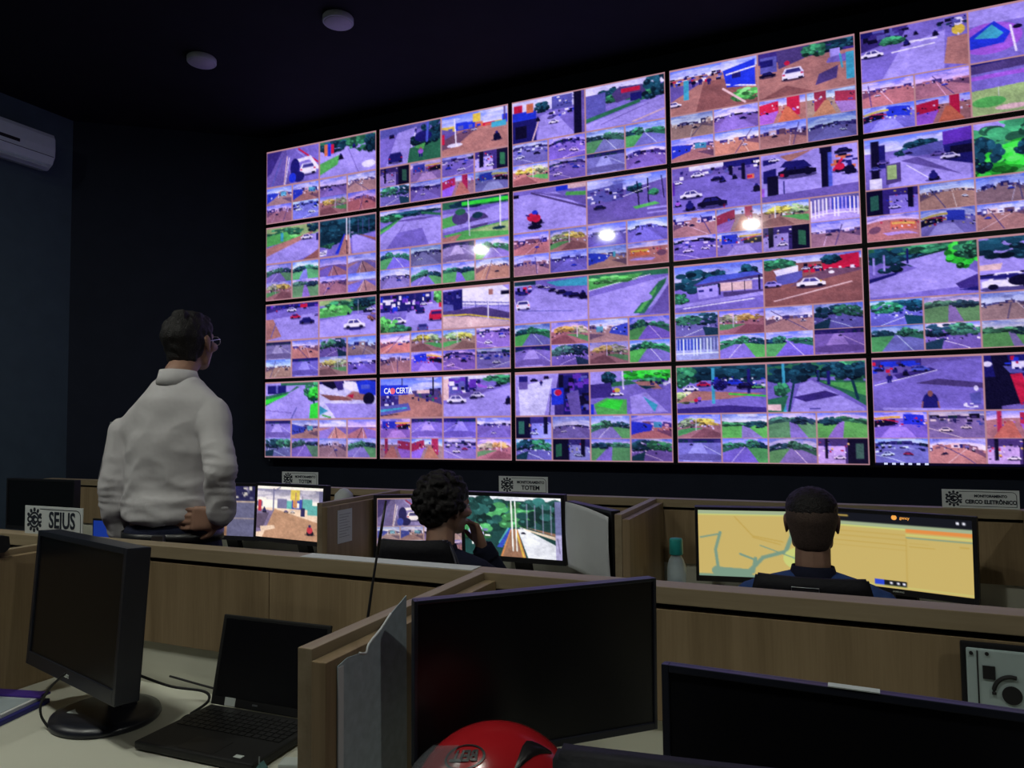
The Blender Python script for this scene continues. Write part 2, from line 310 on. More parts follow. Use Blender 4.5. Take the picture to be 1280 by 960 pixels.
BIG = {
 (0,0): ("r|P a 0,0 38,0 45,100 0,100|P A 0,0 30,0 8,60 0,70|L b 3 28,25 10,100|L c 2 40,20 34,100|L W 1.5 44,25 36,100|L e 3 62,4 98,50|L R 2 58,6 92,55|R W 80,64 30|L W 6 60,38 84,34 98,66|E n 55,56 9,26|E n 62,84 11,15|E B 50,84 7,14",
         "R|X m 0,0 100,22|T G 25,14 24,18|T m 80,20 28,26|T G 94,22 12,26|X o 8,8 14,40|X B 14,6 20,42|X e 20,10 26,36|P g 0,60 38,42 32,70 0,92|P R 30,100 42,38 62,30 100,86 100,100|M k 38,50 12|M n 62,26 9|E W 88,82 12,10|L a 1 52,30 70,100"),
 (1,0): ("r|P b 0,0 100,0 100,10 0,24|P R 10,100 30,16 62,8 50,100|L W 2 60,20 46,100|P m 50,62 100,48 100,100 46,100|T G 88,22 18,26|T G 75,42 22,18|E n 72,36 14,14|L S 4 80,0 78,50|P g 56,60 76,54 72,72|R n 26,80 24|R k 20,22 9|H v 68,78 22|H n 60,18 10",
         "d|S 34|U 40 20 WbByeo|P D 0,55 60,36 20,80 0,84|P a 0,30 26,44 0,60|L W 2 20,10 22,70|E W 20,76 12,5|X y 48,4 60,26|X e 0,44 4,70|L q 2 96,0 96,50|P d 20,100 70,40 100,44 100,100|X t 76,34 98,48|M k 84,72 16|C W 50,44 9|C a 36,46 9"),
 (2,0): ("r|X w 0,0 100,30|X e 2,8 14,26|X n 0,26 34,100|X B 0,26 34,46|X k 4,60 20,90|X o 20,8 30,30|T G 42,22 9,12|X b 56,2 84,34|N nkWS 58,4 86,30 22 3,3|P R 34,100 40,42 58,36 88,100|N kWBna 50,38 84,50 22 5,4|C W 58,62 14|C a 54,50 10|L c 2 28,100 38,50|M k 36,50 8|X k 86,0 96,100|X a 96,0 100,100",
         "r|X w 0,0 100,18|T G 30,22 12,14|T m 60,34 40,14|P b 0,20 26,16 26,64 0,76|P q 34,24 44,10 74,14 78,34 40,46|X e 46,16 70,26|X n 58,30 72,48|T G 92,26 18,30|P m 0,72 70,46 70,54 0,82|P R 0,84 100,46 100,100 0,100|L c 2 60,96 100,78|L a 1 20,90 80,60"),
 (3,0): ("d|S 20|N knBWeb 0,16 62,36 44 5,5|P a 0,36 40,34 0,70|P i 30,100 40,36 62,36 100,84 100,100|P B 62,20 98,6 98,64 66,58|X n 72,26 82,50|L W 2 66,30 98,22|L W 2 66,52 98,64|X B 70,40 98,56|T g 88,80 16,12|L c 3 62,60 86,96|X t 16,26 22,70|H n 36,34 14|H n 46,36 14|C W 4,76 18|H k 28,36 14",
         "d|X A 0,0 100,24|X b 2,10 20,44|X n 2,16 16,30|P q 20,0 50,0 50,26 22,40|T G 84,10 20,12|T m 60,14 12,14|X R 76,18 86,36|P r 74,36 100,30 100,48 70,54|P d 0,100 36,40 100,50 100,100|P q 64,66 84,54 82,80 60,88|X t 92,30 100,86|L t 2 86,32 88,60|R W 37,54 23|C k 10,48 18|E e 31,30 3,5|P i 0,100 30,78 60,100"),
 (4,0): ("r|P A 0,0 46,0 40,22 0,40|N nkbA 0,2 44,26 24 8,8|T m 30,26 12,7|P R 20,100 40,40 80,24 78,100|L W 2 44,34 72,36|L W 1.5 30,50 70,46|X W 48,34 52,38|X W 56,34 60,38|E y 92,28 6,10|L W 1.5 92,36 90,90|E W 92,12 5,8|N knGb 74,4 100,22 20|C W 11,46 22|M n 44,36 9|M k 71,28 8|M k 53,20 6|P d 82,40 100,40 100,100 78,90",
         "r|P R 0,0 100,0 100,30 0,30|E v 18,58 28,30|P B 0,50 22,26 36,52 30,70 0,74|P t 4,54 20,32 30,52 24,60|L W 2 36,40 40,90|E k 42,44 4,4|P a 50,30 100,20 100,100 50,100|L W 1 60,10 90,16"),
 (0,1): ("r|X l 0,0 100,30|T m 30,18 40,12|T g 40,34 30,8|P g 0,22 40,14 50,40 0,52|X t 28,16 33,40|P d 0,56 100,18 60,50 0,84|T G 92,8 12,14|P R 0,80 100,26 100,80 60,100 0,100|C W 78,36 22|X n 96,30 100,50|P i 90,84 100,74 100,100 70,100",
         "r|P w 0,0 48,0 40,6 0,6|T G 24,34 30,32|T G 70,26 40,22|T m 12,60 16,20|P G 0,0 100,0 100,46 0,70|T G 30,30 40,30|T G 76,24 36,20|P w 0,86 14,80 12,96 0,98|P B 28,96 44,44 47,44 36,96|P d 34,100 46,46 54,46 58,100|L k 1 48,44 50,100|L W 1.5 54,0 54,100|L W 1.5 49,0 49,60|P R 60,100 58,50 66,48 100,74 100,100|P i 66,46 100,64 100,72|L a 1 70,8 70,46|L a 1 78,8 78,46|L a 1 88,8 88,52|C W 59,42 6|C W 6,88 12"),
 (1,1): ("r|S 10|T G 50,14 50,6|T m 18,20 22,8|L m 6 0,50 30,30|L g 4 0,56 34,28|P R 0,64 36,24 60,22 100,34 100,100 0,100|L m 4 70,16 100,26|L a 1 20,90 40,40|E a 60,30 30,3|P r 30,60 70,55 80,100 10,100",
         "r|X R 0,30 100,60|X m 0,0 100,18|T G 60,8 50,10|X h 30,4 100,14|P g 0,40 20,34 24,60 0,66|P R 24,40 100,20 100,50 30,58|E q 28,44 13,17|E m 28,28 8,8|E q 56,58 15,22|E G 54,42 8,8|P R 0,66 100,46 100,58 0,76|P g 0,84 100,64 100,100 20,100|P l 40,80 100,66 100,90|L W 1.5 40,0 42,90|L W 1.5 88,0 88,80|P d 0,90 30,84 20,100 0,100|E G 86,80 10,4"),
 (2,1): ("r|P R 0,10 60,12 100,60 100,100 0,100|X B 60,0 80,12|X c 76,0 100,10|P g 74,16 100,20 100,34 72,24|L q 3 26,8 100,58|L a 2 30,6 100,46|P a 44,10 72,24 100,30 100,52|X k 0,8 8,16|E k 30,90 10,6|M e 32,72 21|E e 26,66 7,10|E B 30,55 4,5|L n 2 22,62 18,60",
         "a|X l 0,0 100,8|S 30 s w|P b 0,22 46,14 46,56 0,60|N nkWAa 2,24 46,54 30 5,6|X b 50,24 60,44|T G 66,30 12,10|P a 70,26 100,16 100,50 72,54|P a 0,56 100,46 100,100 0,100|L k 1.5 64,16 66,72|L k 1.5 77,12 78,66|L k 1 94,10 97,60|P g 58,72 86,66 92,72 62,78|X R 76,78 100,82|X R 76,88 100,92|C k 16,64 16|T m 84,44 6,6|L W 1 46,46 80,30"),
 (3,1): ("a|X w 20,0 60,10|X n 60,0 100,14|N knWbA 0,8 100,24 34|X k 66,10 70,46|X k 80,8 84,44|P r 0,30 60,24 100,60 100,100 0,100|X o 86,34 94,44|X e 86,36 92,42|M k 96,66 12|M n 58,38 10|M k 72,36 8|C k 52,34 14|C W 30,20 16|C W 6,32 12|P e 56,90 62,86 60,100|C W 22,62 26|C k 46,84 34|M n 20,88 16|M v 6,80 10|X p 0,30 3,60",
         "R|P d 20,6 56,0 30,20|X n 2,10 16,60|X k 6,46 18,98|P R 2,22 22,18 22,28 2,34|X v 0,70 3,100|X k 63,6 73,88|X S 70,10 74,86|C k 38,40 40|P n 20,30 26,18 46,20 54,36|X e 20,44 24,50|N kno 76,20 100,50 18 7,5|M e 82,46 16|M k 92,52 16|L e 3 76,50 84,30|C k 86,12 18|X k 62,0 74,12|L n 1 24,60 24,96|C W 14,12 12|P a 0,88 100,80 100,100 0,100"),
 (4,1): ("r|S 28|T G 54,22 14,8|T G 38,36 8,8|X k 6,4 14,100|X n 14,14 20,60|P b 36,30 74,20 74,44 40,44|P p 74,4 100,0 100,26 74,32|P n 74,30 100,26 100,72 76,62|X k 80,34 100,50|P R 22,100 24,42 40,40 98,72 98,100|P a 34,50 50,46 90,90|C a 69,44 14|C W 80,52 18|C k 42,36 7|P q 20,54 34,52 34,90 20,94|X l 21,56 30,84|X W 4,80 16,100|C a 18,48 12|L W 1 40,60 60,90|M n 64,88 14|C b 10,60 12",
         "g|P R 0,0 60,0 30,14 0,20|T m 30,40 44,44|T h 60,66 44,30|T h 24,80 30,24|T G 10,60 14,30|P R 78,60 100,40 100,90 84,86|T m 70,20 28,18|T G 46,54 10,14|T h 80,20 14,14"),
 (0,2): ("r|X n 0,0 100,12|N kBnpb 0,2 100,16 26|X e 66,2 80,12|P A 0,10 30,6 30,14 0,22|P R 0,40 100,30 100,100 0,100|P d 0,40 14,40 30,90 0,100|L b 1.5 20,50 10,90|C W 50,16 18|C e 57,36 20|C n 79,50 28|C a 98,36 10|H e 21,18 7",
         "r|X l 0,0 60,14|T m 60,16 44,16|P g 0,20 48,16 60,34 54,44 0,48|T g 22,28 22,12|T G 82,10 22,14|L W 1 70,6 70,46|P R 0,54 60,44 100,40 100,100 0,100|C k 86,36 16|C W 92,32 14|T i 96,54 9,10|P a 60,42 90,50 100,60 100,48|C W 63,70 38|X n 54,80 74,86|M k 52,40 6"),
 (1,2): ("r|X n 0,0 84,46|N knpBAWv 0,4 84,46 60 6,9|X W 4,12 22,18|T g 96,12 8,18|P R 38,100 44,52 80,30 100,32 100,100|C W 72,30 12|R n 66,46 15|R e 92,62 24|X e 96,30 100,42|R b 70,92 18|C W 30,70 26|T g 10,84 22,18|T m 34,94 16,10|T g 4,74 10,16",
         "R|P n 0,6 30,2 30,52 0,60|P b 0,36 16,40 16,54 0,56|N knbA 2,8 28,34 12|P W 30,0 90,0 100,14 100,50 30,46|L b 1.5 30,34 100,46|L b 1.2 30,42 100,54|L b 1 34,34 34,60|L b 1 50,36 50,62|L b 1 68,38 68,68|L b 1 84,42 84,70|X k 88,14 100,24|X d 70,8 76,22|P q 0,56 60,50 100,70 100,84 0,66|L y 2.5 0,66 40,68 100,88|P c 0,70 40,72 100,92 100,100 0,100|L W 2 69,30 69,80"),
 (2,2): ("r|X w 0,0 24,12|P t 44,6 100,2 100,22 60,18|X G 0,0 30,10|N kneW 2,14 24,30 12|P R 0,60 30,18 100,56 100,100 0,100|L b 1 10,70 80,78|C n 12,28 14|C e 22,14 6|C k 38,16 10|C W 46,18 9|C k 54,26 13|C W 60,28 9|C k 66,32 16|C n 76,38 18|C k 84,42 18|M k 94,44 14|R W 12,56 19|L W 1 0,40 4,70|C W 34,12 8",
         "r|X m 0,0 100,12|P g 0,10 70,4 60,18 0,34|L W 1 0,36 40,22 78,10|T g 30,14 30,7|P R 0,50 100,16 100,60 60,100 0,100|P m 56,94 88,28 98,20 96,32 70,96|P g 60,92 86,36 84,50 66,92|P a 76,96 100,34 100,100|E R 40,60 40,16"),
 (3,2): ("r|S 40|T G 26,36 30,24|T G 50,32 10,16|T G 84,22 9,14|P q 22,42 38,28 92,22 100,30 100,36 26,46|P S 24,42 40,26 90,22 98,30|P R 26,48 50,44 50,70 28,74|X n 28,54 34,58|X n 40,52 44,58|X c 52,42 88,60|L k 2 96,32 96,66|L k 1.5 52,44 52,66|L k 1 66,44 66,64|L k 1 80,42 80,62|X q 56,62 100,72|P R 0,84 100,66 100,74 0,92|P r 0,90 100,76 100,100 0,100|L W 1.5 10,92 90,80|T m 6,70 10,10",
         "i|S 14|T m 14,14 18,10|P W 10,26 36,18 36,34 14,40|P b 12,38 40,30 40,52 14,58|N kne 40,18 74,34 24|X e 62,10 96,26|P e 60,8 98,2 98,34 62,36|T G 70,12 9,8|N Wk 62,28 98,38 14|P D 40,44 70,30 100,34 100,46 20,72|P i 0,72 100,38 100,100 0,100|L c 1.5 10,90 90,60|C R 8,54 20|C W 49,56 30|X y 58,52 60,56|C W 44,26 9|C W 56,26 9|E W 70,38 3,3"),
 (4,2): ("r|X m 0,0 100,20|T G 20,24 26,22|T m 66,10 34,12|T G 40,26 18,8|P n 0,60 30,48 20,62 0,68|P R 30,30 76,14 76,34 100,62 100,84 0,96 0,68 46,44|X R 4,18 6,52|X R 14,14 16,46|X n 36,4 38,34|T h 88,24 15,24|T m 92,14 12,18|P A 80,80 100,64 100,90 84,90|P n 82,92 100,88 100,96",
         "R|T G 30,16 34,22|X n 46,20 51,60|X W 46,56 51,70|P c 0,50 20,48 18,60 0,60|L k 2 0,70 60,64|C W 26,82 50|C k 70,72 46|C W 92,86 36|C y 94,52 8|X n 0,70 40,76|E k 36,82 12,10"),
 (0,3): ("R|X m 30,0 100,8|X n 4,6 40,30|X b 20,6 24,28|P m 0,36 48,24 60,10 66,12 0,64|P h 0,46 46,30 36,38 0,60|P R 0,70 66,12 84,8 86,100 0,100|T m 92,26 16,24|L G 3 93,20 93,92|P h 86,62 100,56 100,100 84,100|T h 94,30 12,14|L a 1 0,76 50,84|L b 2 50,100 60,70",
         "w|X n 0,0 100,8|P k 4,0 40,0 40,14 24,22 8,10|P A 26,0 42,0 44,24 34,26|P W 44,0 66,4 64,30 46,24|P d 46,44 60,28 80,36 96,56 50,50|P e 50,40 62,36 60,48|P B 66,4 84,0 100,6 100,42 72,36|E k 88,50 10,16|X S 74,12 90,24|P i 0,34 44,42 60,54 20,52|P t 0,66 16,80 0,92|L g 3 6,92 20,98|P R 10,60 100,64 100,100 30,100"),
 (1,3): ("d|S 50|L k 1 36,0 36,90|P d 14,46 62,40 100,68 100,100 20,100|X A 0,44 30,74|N nkWb 2,46 28,72 14|P q 50,34 98,28 100,70 60,48|N kDmne 52,30 100,60 26|P B 0,16 46,18 46,42 0,44|P b 0,72 46,64 50,82 0,96|P t 0,80 44,74 44,78 0,86|L k 2 86,0 86,44|X c 60,32 80,40|L k 1 0,96 30,92",
         "r|X w 0,0 100,8|P c 0,6 8,6 8,60 0,60|P b 8,4 34,2 34,40 10,44|N nkpvW 8,6 64,42 40 6,9|X n 34,2 38,40|X p 40,8 50,30|T m 86,12 24,10|P a 8,48 70,32 60,44 10,60|P R 0,70 60,44 100,26 100,100 0,100|C W 20,58 30|C W 52,48 20|C k 46,54 12|C W 71,30 10|C k 82,26 9|M k 97,64 14"),
 (2,3): ("R|X A 54,0 100,100|P R 0,0 60,0 50,100 0,100|P w 4,30 52,10 40,100 6,100|X n 5,4 17,30|X a 5,18 17,36|X k 60,4 66,70|P B 50,36 66,34 66,74 50,76|E R 58,46 5,8|E n 58,46 3.4,5.6|X n 66,6 100,100|N kBnbp 68,6 100,90 60 7,12|C k 26,14 11|H n 36,22 11|R k 43,8 7|L k 1 49,50 47,100|P a 76,100 70,50 86,40 90,100|E e 59,46 4.6,7.5",
         "r|X R 0,0 50,30|P m 18,26 50,22 60,30 20,38|T G 24,14 8,14|P A 0,30 26,26 30,60 0,62|T h 66,10 24,12|T h 88,12 20,12|T m 76,26 14,8|P d 56,26 80,26 90,44 66,42|P G 60,34 84,38 70,44|L W 2 41,0 42,42|P g 4,76 20,62 46,66 46,100 8,100|P h 8,80 22,66 42,68 36,90|P R 50,60 70,50 96,96 52,100|P t 66,60 84,80 80,96|C W 34,52 16|E y 34,44 4,5|N knW 76,22 100,34 14|X B 0,76 4,100|H e 30,48 8"),
 (3,3): ("r|X G 0,0 100,30|T G 30,16 34,16|T G 74,18 30,16|P r 0,40 100,38 100,100 0,100|T m 8,20 14,22|T l 8,66 14,12|P d 20,52 100,60 60,70 0,76|X t 40,4 44,80|N kWBn 40,26 100,44 30|C e 31,38 16|C W 16,46 18|C B 66,36 20|X n 80,8 83,60|T n 50,40 7,10|C k 78,44 20|C g 92,46 14|H e 22,74 12|H v 26,70 12|P A 0,90 60,84 100,90 100,100 0,100|L h 2 60,60 100,66",
         "r|X m 0,0 100,30|T G 20,18 28,24|T m 90,18 24,22|P m 50,36 100,40 100,90 76,60|P g 56,40 100,44 100,70|P R 24,100 34,44 46,36 98,94 98,100|P A 26,70 60,58 74,68 40,80|L t 3 17,0 18,100|L G 2.5 30,20 22,100|T G 60,14 18,16|X n 62,18 65,46|X n 52,16 54,40|L G 3 86,30 92,76|T G 86,18 18,16|L G 2 54,20 54,36|P m 0,74 22,66 16,100 0,100|P c 0,84 14,84 14,98 0,96|L n 1 44,94 54,94|T m 14,54 8,12"),
 (4,3): ("a|X A 0,0 46,14|X B 8,4 40,14|N kneBA 0,8 50,26 24|P r 0,46 60,8 100,4 100,100 0,100|P A 20,30 54,18 60,24 24,40|L W 1 2,50 60,24|P q 60,40 100,50 100,60 40,48|C S 45,20 17|M k 31,28 8|C k 6,20 10|H n 16,38 16|E n 53,88 7.5,22|E i 53,68 2.4,6|L i 1.5 46,84 45,98|L i 1.5 60,84 61,98|P b 88,70 98,66 98,90 90,90|E W 94,60 2,5|N W 84,88 96,96 8 3,4|L R 3 10,96 90,100",
         "a|X n 0,0 100,40|P k 6,0 20,0 30,90 14,94|P e 22,36 32,34 40,90 30,92|P b 16,20 40,24 40,34 22,34|P e 60,4 76,2 78,30 66,32|X W 24,12 60,26|N eBnW 20,4 80,30 20|P A 30,90 90,26 100,26 100,90|X k 0,40 14,100|P R 50,100 80,40 100,40 100,100|E W 3,16 4,5"),
}
ACC = {(4,0): 1, }
SM = {(0,0): 'uuvsspys', (1,0): 'kxpktvmx', (2,0): 'ppggyplv', (3,0): 'svmmussv', (4,0): 'sskkxmss',
      (0,1): 'gGbbyGsb', (1,1): 'gvlgvgGs', (2,1): 'syvvsvuo', (3,1): 'smyfpxks', (4,1): 'ksssoxss',
      (0,2): 'lstssly v'.replace(' ', ''), (1,2): 'syypsxpp', (2,2): 'gyugltyg', (3,2): 'tystfggl', (4,2): 'tGssgtGs',
      (0,3): 'lubbtgsg', (1,3): 'xlldmmpy'.replace('d', 'v'), (2,3): 'kvgutkGt', (3,3): 'yGGGlggk', (4,3): 'xpmkpskx'}
def lin(a):
    a = a/255.; return np.where(a <= .04045, a/12.92, ((a+.055)/1.055)**2.4)
def compose(c, r, Wd, Hd):
    """the whole display: two large feeds over eight small ones, thin salmon dividers"""
    out = np.zeros((Hd, Wd, 3)); out[:] = (196, 160, 138)
    b = max(.0045, .95/Wd); top = .018 if not ((c, r) in ((2, 3), (1, 2))) else .035
    def place(a, x0, y0, x1, y1):
        X0, X1 = int(round(x0*Wd)), int(round(x1*Wd)); Y0, Y1 = int(round(y0*Hd)), int(round(y1*Hd))
        h, w = Y1-Y0, X1-X0; s = a[:h*2, :w*2].reshape(h, 2, w, 2, 3).mean((1, 3)); out[Y0:Y1, X0:X1] = s
    def dims(x0, y0, x1, y1):
        return 2*(int(round(x1*Wd))-int(round(x0*Wd))), 2*(int(round(y1*Hd))-int(round(y0*Hd)))
    for k in (0, 1):
        q = (k*.5+b*.6, top, k*.5+.5-b*.6, .505-.008); w, h = dims(*q); place(spec(BIG[(c, r)][k], w, h, c*31+r*7+k), *q)
    for i, ch in enumerate(SM[(c, r)]):
        col, row = i % 4, i//4; q = (col*.25+b*.6, .513+row*.245, col*.25+.25-b*.6, .513+row*.245+.235)
        w, h = dims(*q); place(small(ch, w, h, c*997+r*131+i*17+3), *q)
    if (c, r) == (4, 0):
        q = (.5+b, .513, .75-b, .993); w, h = dims(*q); place(spec('g|X n 0,0 100,6|P q 0,4 100,0 100,16 0,20|P r 0,20 100,16 100,50 0,52|P v 0,24 100,22 100,30 0,32|P l 0,52 100,48 100,100 0,100|E c 70,90 30,5|L W 1.5 48,50 48,66|E g 30,76 30,10', w, h, 5), *q)
    if (c, r) == (4, 3): out[-max(2, Hd//45):, :] = (12, 10, 30)
    # the panels' own colour cast
    out = out*np.array((.97, .93, 1.03))+np.array((0, 0, 6)); L = out.mean(-1, keepdims=True); out = np.clip(L+(out-L)*1.0, 0, 255)
    out = 255*(out/255)**np.array((1.16, 1.20, 1.05))
    return out
def grid_mesh(name, img, w, h, y=0.):
    """flat sheet of quads, colour per vertex; x 0..w, z 0..h"""
    Hn, Wn = img.shape[:2]
    xs = np.linspace(0, w, Wn+1); zs = np.linspace(h, 0, Hn+1)
    gx, gz = np.meshgrid(xs, zs); co = np.stack([gx, np.full_like(gx, y), gz], -1).reshape(-1, 3)
    i = (np.arange(Hn)[:, None]*(Wn+1)+np.arange(Wn)[None]).ravel()
    f = np.stack([i, i+Wn+1, i+Wn+2, i+1], -1).astype(np.int32)
    me = bpy.data.meshes.new(name); me.vertices.add(len(co)); me.vertices.foreach_set('co', co.ravel())
    me.loops.add(f.size); me.loops.foreach_set('vertex_index', f.ravel()); me.polygons.add(len(f))
    me.polygons.foreach_set('loop_start', np.arange(0, f.size, 4, dtype=np.int32)); me.update(calc_edges=True)
    p = np.pad(img, ((1, 1), (1, 1), (0, 0)), 'edge'); v = (p[:-1, :-1]+p[1:, :-1]+p[:-1, 1:]+p[1:, 1:])/4
    sharp = np.zeros((Hn+1, Wn+1, 3)); sharp[:Hn, :Wn] = img; sharp[Hn, :Wn] = img[-1]; sharp[:, Wn] = sharp[:, Wn-1]
    v = lin(.35*v+.65*sharp)
    at = me.color_attributes.new('feed', 'FLOAT_COLOR', 'POINT'); rgba = np.ones((v.shape[0]*v.shape[1], 4), np.float32); rgba[:, :3] = v.reshape(-1, 3)
    at.data.foreach_set('color', rgba.ravel()); return me

# ------------------------------------------------------------------ room shell
struct('floor', bx(-1.5, 8.2, -8.2, .4, -.1, 0), 'floor')
struct('ceiling', bx(-1.5, 8.2, -8.2, .4, CEIL, CEIL+.1), 'ceil')
struct('wall_left', bx(-1.5, -1.35, -8.2, -.93, 0, CEIL), 'wall_lit')
struct('wall_back', bx(-.10, 8.2, .12, .3, 0, CEIL), 'wall')
struct('wall_right', bx(8.0, 8.2, -8.0, .12, 0, CEIL), 'wall')
struct('wall_rear', bx(-1.35, 8.0, -8.2, -8.0, 0, CEIL), 'wall')
struct('wall_corner', prism(B(), [(-1.35, -.93), (-.06, .12), (-.06, .35), (-1.5, .35), (-1.5, -.93)], 0, CEIL, 'XY'), 'wall')
struct('baseboard_left', bx(-1.35, -1.335, -8.0, -.93, 0, .08), 'ceil')

# ------------------------------------------------------------------ video wall
DW, DH, DG = 1.2096, .6804, .0314; DZ = 1.139
cells = [152, 176, 208, 248, 256]
NAMES = ['first', 'second', 'third', 'fourth', 'fifth']; ROWS = ['top', 'second', 'third', 'bottom']
LAB = {(0,0): 'a white car beside a red kerb', (1,0): 'a blue pickup and a woman in pink on grass', (2,0): 'a busy avenue and a red-roofed house', (3,0): 'a white pickup on a muddy dirt street', (4,0): 'a crossroads beside a yellow warning sign',
 (0,1): 'a suspension bridge roadway', (1,1): 'two large concrete flower pots', (2,1): 'a motorcyclist in red', (3,1): 'a dark sedan between two posts', (4,1): 'a long street beside green leaves',
 (0,2): 'a white hatchback and a red car', (1,2): 'a red hatchback and a white wall with railings', (2,2): 'a row of parked cars', (3,2): 'a white estate car on brown paving', (4,2): 'a pale open yard among trees',
 (0,3): 'a bright green verge and a blue car', (1,3): 'a blue shop banner over a dirt street', (2,3): 'a blue street sign and vivid green lawn', (3,3): 'a park lane lined with trees', (4,3): 'a man in a black shirt crossing'}
for c in range(5):
    for r in range(4):
        x = c*(DW+DG); z = DZ+(3-r)*(DH+DG)
        t = thing('video_wall_display', f'{NAMES[c]} display, {ROWS[r]} row, showing {LAB[(c, r)]}', 'display', (x, 0, z), 0, 'displays of the video wall')
        f = B(); e = DG/2-.001
        box(f, -e, DW+e, .004, .05, -e, DH+e)                       # body
        for a in ((-e, 0, -e, DH+e), (DW, DW+e, -e, DH+e), (0, DW, -e, 0), (0, DW, DH, DH+e)): box(f, a[0], a[1], -.004, .006, a[2], a[3])
        obj('bezel', f, 'bezel', t)
        wn = cells[c]; hn = int(wn*9/16)
        link('screen', grid_mesh('feed', compose(c, r, wn, hn), DW, DH, .002), 'feed', t)
        mt = B(); box(mt, .3, .9, .05, .118, .2, .48); obj('wall_mount', mt, 'bezel', t)
        if (c, r) == (1, 3): bl_ = mat('banner_letters', (.8, .8, .9), emis=(.8, .8, .95), estr=1.); text('CA', .066, t, bl_, (.075, .0005, .565), 'banner_lettering', .001, .78, ext=.0003); text('CERTA', .066, t, bl_, (.236, .0005, .565), 'banner_lettering', .001, .78, ext=.0003); 
        if (c, r) == (1, 3):
            o = lathe(B(), [(.001, 0), (.026, 0), (.026, .0012), (.001, .0012)], 20, (.125, .0004, .565), 'Y'); obj('banner_emblem', o, mat('banner_red', (.8, .1, .2), emis=(.75, .12, .2), estr=1.), t)
        if (c, r) == (4, 3):
            o = B()
            for k in range(6): box(o, .05+k*.045, .07+k*.045, .0002, .0012, .004, .016)
            obj('taskbar_icon', o, mat('taskbar_white', (.8, .8, .9), emis=(.6, .65, .9), estr=1.), t)['kind'] = 'stuff'

# ------------------------------------------------------------------ ceiling lamps, air conditioner
def lamp(loc, lit, label, grp):
    t = thing('ceiling_lamp', label, 'ceiling light', loc, 0, grp)
    obj('rim', lathe(B(), [(.098, 0), (.102, -.006), (.102, -.034), (.097, -.040), (.090, -.040), (.090, -.036), (.09, 0)], 40), 'white', t, True)
    obj('diffuser', lathe(B(), [(.089, -.034), (.0895, -.041), (.085, -.044), (.001, -.045)], 40), 'lampon' if lit else 'lampoff', t, True)
    return t
lamp((1.79, -1.30, CEIL), 0, 'unlit round white ceiling lamp nearer the middle of the ceiling', 'unlit round ceiling lamps')
lamp((.55, -1.28, CEIL), 0, 'unlit round white ceiling lamp nearer the air conditioner', 'unlit round ceiling lamps')
for k, (x, y) in enumerate(((-.17, -4.85), (1.85, -4.85), (3.80, -5.15), (7.2, -5.1))):
    lamp((x, y, CEIL), 1, ('lit round lamp on the ceiling above the left side of the rear desks', 'lit round lamp on the ceiling above the rear desk with the laptop', 'lit round lamp on the ceiling just over the nearest desk divider', 'added round fill lamp on the ceiling, out of view near the right wall')[k], 'lit round ceiling lamps')  # the last lamp is an added, unseen fill that lights from the right
t = thing('air_conditioner', 'white split air conditioner unit high on the left wall', 'air conditioner', (-1.35, -1.20, 3.585)); t.scale = (.88, 1, .84)
P_ = [(0, .02), (.10, 0), (.17, .05), (.205, .12), (.21, .20), (.205, .31), (.19, .345), (0, .36)]
bm = B(); A = [[bm.verts.new((a, -yy, b)) for a, b in P_] for yy in (0, .012, .838, .85)]
for k, s in ((0, .94), (3, .94)):
    for v in A[k]: v.co.x *= s; v.co.z = .18+(v.co.z-.18)*s
for a, b in zip(A, A[1:]):
    for i in range(len(P_)): bm.faces.new((a[i], a[(i+1) % 8], b[(i+1) % 8], b[i]))
bm.faces.new(A[0]); bm.faces.new(A[3][::-1]); obj('body', bm, 'ac', t)
obj('display_slot', box(B(), .205, .214, -.60, -.30, .16, .19), 'slot', t)
obj('panel_seam', box(B(), .2, .2105, -.83, -.02, .118, .121), 'slot', t)
obj('louvre', box(B(), .12, .185, -.80, -.05, .028, .036, rot=Matrix.Translation((.15, 0, .03)) @ Matrix.Rotation(.6, 4, 'Y') @ Matrix.Translation((-.15, 0, -.03))), 'ac', t)
obj('sensor_dot', lathe(B(), [(.001, 0), (.008, 0), (.008, .003), (.001, .003)], 14, (.209, -.48, .235), 'X'), 'slot', t)

# ------------------------------------------------------------------ workstation partitions
def run_partition(name, label, x0, x1, yb, z, gapx=()):
    """partition along x: front (camera side) at yb-.06; cap, groove, panels, pale backboard, lower panels"""
    t = thing(name, label, 'partition', ((x0+x1)/2, yb, 0))
    X0, X1 = x0-(x0+x1)/2, x1-(x0+x1)/2
    obj('core', box(B(), X0, X1, -.034, -.006, 0, z-.036), 'gap', t)
    obj('cap', box(B(), X0, X1, -.060, 0, z-.034, z, .0015), 'edge', t)
    xs = [X0]+[g-(x0+x1)/2 for g in gapx]+[X1]
    for a, b in zip(xs, xs[1:]):
        obj('upper_panel', box(B(), a+.0012, b-.0012, -.056, -.034, z-.27, z-.046, .001), 'wood', t)
        obj('upper_panel', box(B(), a+.0012, b-.0012, -.006, 0.012, z-.27, z-.040, .001), 'wood', t)
        obj('lower_panel', box(B(), a+.0012, b-.0012, -.056, -.034, .06, .69, .001), 'wood', t)
    obj('backboard', box(B(), X0, X1, -.044, -.034, .69, z-.272), 'desk', t, )
    obj('backboard', box(B(), X0, X1, -.006, .004, .10, z-.272), 'desk', t)
    return t
FY, BY = -3.60, -1.95; PZ = 1.10
run_partition('desk_partition', 'long oak partition between the front desks and the operators row', -.02, 6.9, FY, PZ, (1.20, 2.65, 3.36, 4.0, 5.39))
run_partition('desk_partition', 'long oak partition behind the operators monitors, nearest the video wall', -.02, 6.9, BY, PZ, (1.33, 2.70, 4.03, 5.36))
